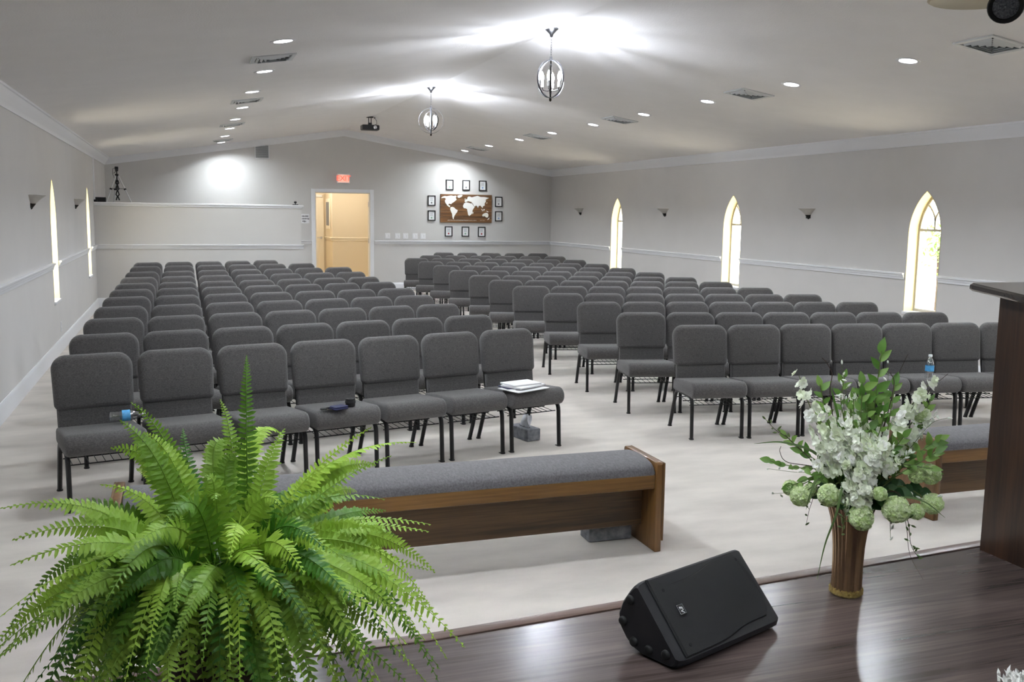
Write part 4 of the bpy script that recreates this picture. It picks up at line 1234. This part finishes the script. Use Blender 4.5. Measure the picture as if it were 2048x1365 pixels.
def twig(pts, r0=.0026, mt='twig_brown', nm='twig', buds=0, bm_='bud_white'):
    pp = [fp(*p) for p in pts]; path = spline([MOUTH + Vector((rnd.uniform(-.02, .02), rnd.uniform(-.02, .02), -.05)), rim(pp[0])] + pp)
    m = MB(); m.tube(path, [r0 * (1 - .55 * k / len(path)) for k in range(len(path))], 5); s_ = m.build(nm, mt, fa)
    for k in range(buds):
        q = .55 + .45 * (k + 1) / buds; i = min(len(path) - 1, int(q * (len(path) - 1)))
        d = Vector((rnd.uniform(-1, 1), rnd.uniform(-1, 1), rnd.uniform(-.2, 1))).normalized(); e = path[i] + d * (.012 if k < buds - 1 else .001)
        m = MB(); m.tube([path[i], e], .0008, 4); m.lathe([(.0005, -.004), (.0032, 0), (.0036, .006), (.002, .011), (.0004, .014)], 7, Matrix.Translation(e) @ look(d)); m.build('bud', bm_, s_)
twig([(1665, 830, .0), (1660, 780, .0), (1664, 750, .0), (1655, 728, .0), (1644, 716, .0)])
twig([(1765, 860, .02), (1790, 780, .02), (1797, 750, .02), (1816, 708, .02)], .0018)
twig([(1800, 840, .02), (1865, 775, .02), (1896, 748, .02)], .0018)
twig([(1755, 900, -.06), (1772, 840, -.06), (1788, 770, -.06), (1780, 745, -.06)], .0026)
twig([(1640, 940, -.02), (1575, 925, -.02), (1560, 905, -.02), (1562, 893, -.02)], .002)
twig([(1640, 940, .02), (1580, 880, .02), (1553, 862, .02), (1530, 838, .02)], .002, 'twig_brown', 'twig', 9, 'stem_green')
twig([(1790, 985, -.08), (1815, 1040, -.12), (1822, 1090, -.12), (1838, 1118, -.12)], .0018, 'twig_brown', 'hanging_sprig', 14, 'grass_green')
twig([(1795, 985, -.06), (1812, 1050, -.09), (1820, 1110, -.09), (1846, 1160, -.09)], .0014, 'twig_brown', 'hanging_sprig')
twig([(1690, 985, -.12), (1690, 1030, -.15), (1684, 1070, -.14)], .0015, 'stem_green', 'hanging_sprig', 14, 'grass_green')
twig([(1640, 975, -.04), (1622, 1010, -.05), (1612, 1050, -.05)], .0015, 'twig_brown', 'hanging_sprig', 5, 'leaf_dark' if False else 'grass_green')
for p in ([(1690, 860, .03), (1686, 790, .03), (1684, 728, .03)], [(1765, 850, .03), (1775, 780, .03), (1776, 726, .03)], [(1800, 900, .02), (1845, 850, .02), (1876, 832, .02)], [(1810, 910, -.03), (1860, 850, -.03), (1896, 836, -.03)],
          [(1790, 930, -.08), (1812, 915, -.08), (1822, 905, -.08)], [(1800, 990, -.03), (1850, 1000, -.03), (1884, 993, -.03)], [(1640, 970, .0), (1580, 985, .0), (1546, 988, .0)], [(1650, 950, -.02), (1590, 945, -.02), (1535, 938, -.02)],
          [(1780, 1000, -.1), (1780, 1040, -.12), (1781, 1080, -.12)], [(1680, 850, -.02), (1690, 800, -.02), (1692, 762, -.02)]):
    twig(p, .0014, 'stem_green', 'bud_sprig', 5)
def blade(pts, w, mt='grass_green'):
    pp = [fp(*p) for p in pts]; path = spline([MOUTH, rim(pp[0])] + pp, 8); m = MB(); n = len(path); rings = []
    for i, p in enumerate(path):
        tn = (path[min(i + 1, n - 1)] - path[max(i - 1, 0)]).normalized(); sd = tn.cross(-HF + Vector((0, 0, .3))).normalized(); k = w * (1 - (i / (n - 1)) ** 2.5) + .0004
        nr = sd.cross(tn) * .0005
        rings.append([p + sd * k, p + nr, p - sd * k, p - nr])
    m.loft(rings, True, True); m.build('grass_blade', mt, fa, smooth=60)
blade([(1640, 915, -.06), (1570, 886, -.06), (1508, 888, -.05)], .006)
blade([(1690, 960, -.12), (1672, 1030, -.16), (1650, 1090, -.15), (1634, 1160, -.13)], .0048)
blade([(1640, 960, -.1), (1622, 985, -.12), (1612, 1020, -.12)], .0045)
blade([(1800, 995, -.1), (1850, 1005, -.11), (1890, 1036, -.1)], .004)
blade([(1745, 880, .0), (1760, 820, .0), (1770, 775, .0)], .006, 'leaf_green')
blade([(1680, 860, .0), (1668, 800, .0), (1660, 770, .0)], .006, 'leaf_green')
blade([(1790, 870, -.02), (1820, 830, -.02), (1835, 800, -.02)], .006, 'leaf_green')

# ------------------------------------------------------------------ Boston fern
FX, FY, FZ = .065, 2.46, .745
fern = empty('potted_fern', (FX, FY, STG), 0, 'large bushy bright green potted fern in the left foreground', 'potted plant')
m = MB(); m.lathe([(.001, 0), (.105, 0), (.115, .012), (.150, .34), (.165, .345), (.168, .375), (.158, .38), (.146, .35), (.13, .30), (.001, .30)], 36); m.build('planter', 'planter', fern)
m = MB(); m.lathe([(.145, .345), (.08, .365), (.001, .372)], 24); m.build('soil', 'soil', fern)
FD = sqrt(FX * FX + FY * FY)
HF = Vector((FX / FD, FY / FD, 0)); HR = Vector((HF.y, -HF.x, 0))
def gp(px, py, w=0.0):
    return seen(px, py, FD + w) - Vector((FX, FY, FZ - .02))
CR = Vector((0, 0, FZ - STG - .02))
def frond(tip, arch_, wid, npair, roll, tightness=.42, side=0.0):
    """pinnate frond: arching stalk with two rows of pointed leaflets"""
    hz = Vector((tip.x, tip.y, 0))
    hd = hz.normalized() if hz.length > 1e-4 else HR
    p0 = CR + hd * rnd.uniform(.02, .10) + Vector((rnd.uniform(-.04, .04), rnd.uniform(-.04, .04), -.03))
    p2 = CR + tip
    p1 = CR + hz * tightness + Vector((0, 0, max(tip.z, 0) * .62 + arch_)) + Vector((-hd.y, hd.x, 0)) * side
    n = npair * 2 + 6
    path = [p0 * (1 - k / n) ** 2 + p1 * 2 * (k / n) * (1 - k / n) + p2 * (k / n) ** 2 for k in range(n + 1)]
    m = MB(); m.tube(path[::2], [.0024 * (1 - .7 * k / (n // 2 + 1)) for k in range(len(path[::2]))], 4)
    ref = (-HF * .75 + Vector((0, 0, .7)) + hz * .5).normalized()
    tw = rnd.uniform(-.5, .5)
    for k in range(npair):
        q = .06 + .94 * (k + .5) / npair
        f_ = q * n; i = min(n - 1, int(f_)); p = path[i].lerp(path[i + 1], f_ - i)
        tn = (path[i + 1] - path[i]).normalized()
        sd = tn.cross(ref)
        if sd.length < .05: sd = tn.cross(HR)
        sd.normalize()
        sd = Matrix.Rotation(roll + tw * q, 3, tn) @ sd
        nr = sd.cross(tn)
        prof_ = min(1.0, .35 + (q - .06) * 4) * (1 - max(0, (q - .30) / .70) ** 1.5 * .93)
        for s_ in (-1, 1):
            L = wid * prof_ * rnd.uniform(.85, 1.12)
            d = (sd * s_ * .95 + tn * (.10 + .45 * q) + nr * rnd.uniform(-.30, .16)).normalized()
            e = (tn - d * tn.dot(d)).normalized(); W = min(.0074, max(.0028, L * .19))
            bse = p + tn * (s_ * .0025)
            dr = -nr * L * .14 + Vector((0, 0, -L * .10))
            m.add([bse, bse + d * L * .10 + e * W * 1.15, bse + d * L * .12 - e * W, bse + d * L * .66 + e * W * .95 + dr * .45, bse + d * L * .66 - e * W * .75 + dr * .45, bse + d * L * .35 - nr * W * .45, bse + d * L + e * W * .3 + dr],
                  [(0, 2, 5), (0, 5, 1), (1, 5, 3), (5, 2, 4), (5, 4, 3), (3, 4, 6)])
    return m.build('frond', 'fern_leaf', fern, smooth=0, fix=False)
KEY = [(493, 712, .15, .10, .034), (262, 806, .12, .06, .04), (440, 800, .22, .08, .035), (240, 842, .02, .08, .052), (288, 866, .10, .10, .05), (366, 858, .20, .08, .035), (569, 858, .12, .06, .05), (521, 890, .22, .08, .03), (743, 855, .12, .04, .026), (783, 912, .05, .05, .026),
       (222, 898, .12, .14, .05), (200, 970, .05, .10, .045), (80, 1014, .0, .10, .045), (0, 1018, -.08, .12, .04), (24, 1082, -.10, .13, .05), (20, 1132, -.15, .14, .05), (862, 1050, -.02, .12, .045), (858, 1064, -.10, .10, .05), (930, 1296, -.22, .22, .058), (815, 1290, -.30, .22, .058),
       (505, 1255, -.36, .20, .045), (212, 1205, -.34, .20, .05), (405, 1325, -.42, .20, .05), (722, 1222, -.36, .20, .055), (572, 1198, -.38, .18, .05), (640, 1290, -.40, .2, .05), (0, 1235, -.2, .18, .05), (0, 1315, -.28, .2, .05), (470, 910, .05, .1, .05), (430, 1000, -.15, .15, .05),
       (560, 1010, -.10, .14, .05), (650, 1100, -.3, .16, .05), (620, 985, .1, .14, .05), (700, 1000, .05, .12, .05), (330, 930, .12, .12, .05), (410, 955, -.05, .12, .045), (500, 935, .15, .1, .05), (770, 1000, .0, .14, .05), (330, 1050, -.28, .2, .05), (690, 1120, -.25, .18, .05),
       (300, 1330, -.38, .22, .055), (250, 1365, -.34, .22, .055), (120, 1330, -.25, .2, .055), (880, 1340, -.2, .22, .055), (760, 1365, -.28, .22, .055), (560, 1365, -.4, .2, .055), (480, 1365, -.42, .2, .05), (670, 1365, -.36, .2, .055), (60, 1260, -.2, .2, .05), (850, 1200, -.15, .2, .055),
       (460, 1120, -.36, .2, .045), (240, 1120, -.3, .18, .05), (160, 1180, -.28, .18, .05), (610, 1150, -.34, .16, .05), (800, 1120, -.1, .16, .05),
       (440, 1405, -.35, .22, .055), (380, 1395, -.34, .22, .055), (520, 1395, -.32, .2, .055), (600, 1405, -.30, .2, .055), (330, 1405, -.30, .2, .055), (460, 1340, -.38, .2, .05), (545, 1330, -.36, .2, .05), (355, 1300, -.38, .2, .05), (180, 1390, -.25, .2, .055), (60, 1380, -.2, .2, .055)]
for px, py, w, ar_, wd_ in KEY:
    tp_ = gp(px, py, w); ln = tp_.length
    frond(tp_, ar_, wd_ * rnd.uniform(.95, 1.1), max(18, int(ln / .0140)), rnd.uniform(-.4, .4), .42, rnd.uniform(-.06, .06))
for k in range(190):
    az = rnd.uniform(0, 2 * pi)
    back = sin(az) > .2
    r_ = rnd.uniform(.26, .60); v = rnd.uniform(-.40, .12) if not back else rnd.uniform(-.22, .30)
    if rnd.random() < .5: v = rnd.uniform(-.55, -.15)
    tp_ = HR * cos(az) * r_ * 1.02 + HF * sin(az) * r_ * .72 + Vector((0, 0, v))
    frond(tp_, rnd.uniform(.06, .26), rnd.uniform(.036, .058), int(r_ / .0140) + 8, rnd.uniform(-.8, .8), rnd.uniform(.35, .65), rnd.uniform(-.12, .12))
m = MB(); m.tube([Vector(CR) + gp(455, 1180, -.12), Vector(CR) + gp(428, 1085, -.10)], .0035, 6); m.build('stake', 'grey_metal', fern)
bpy.context.view_layer.update()
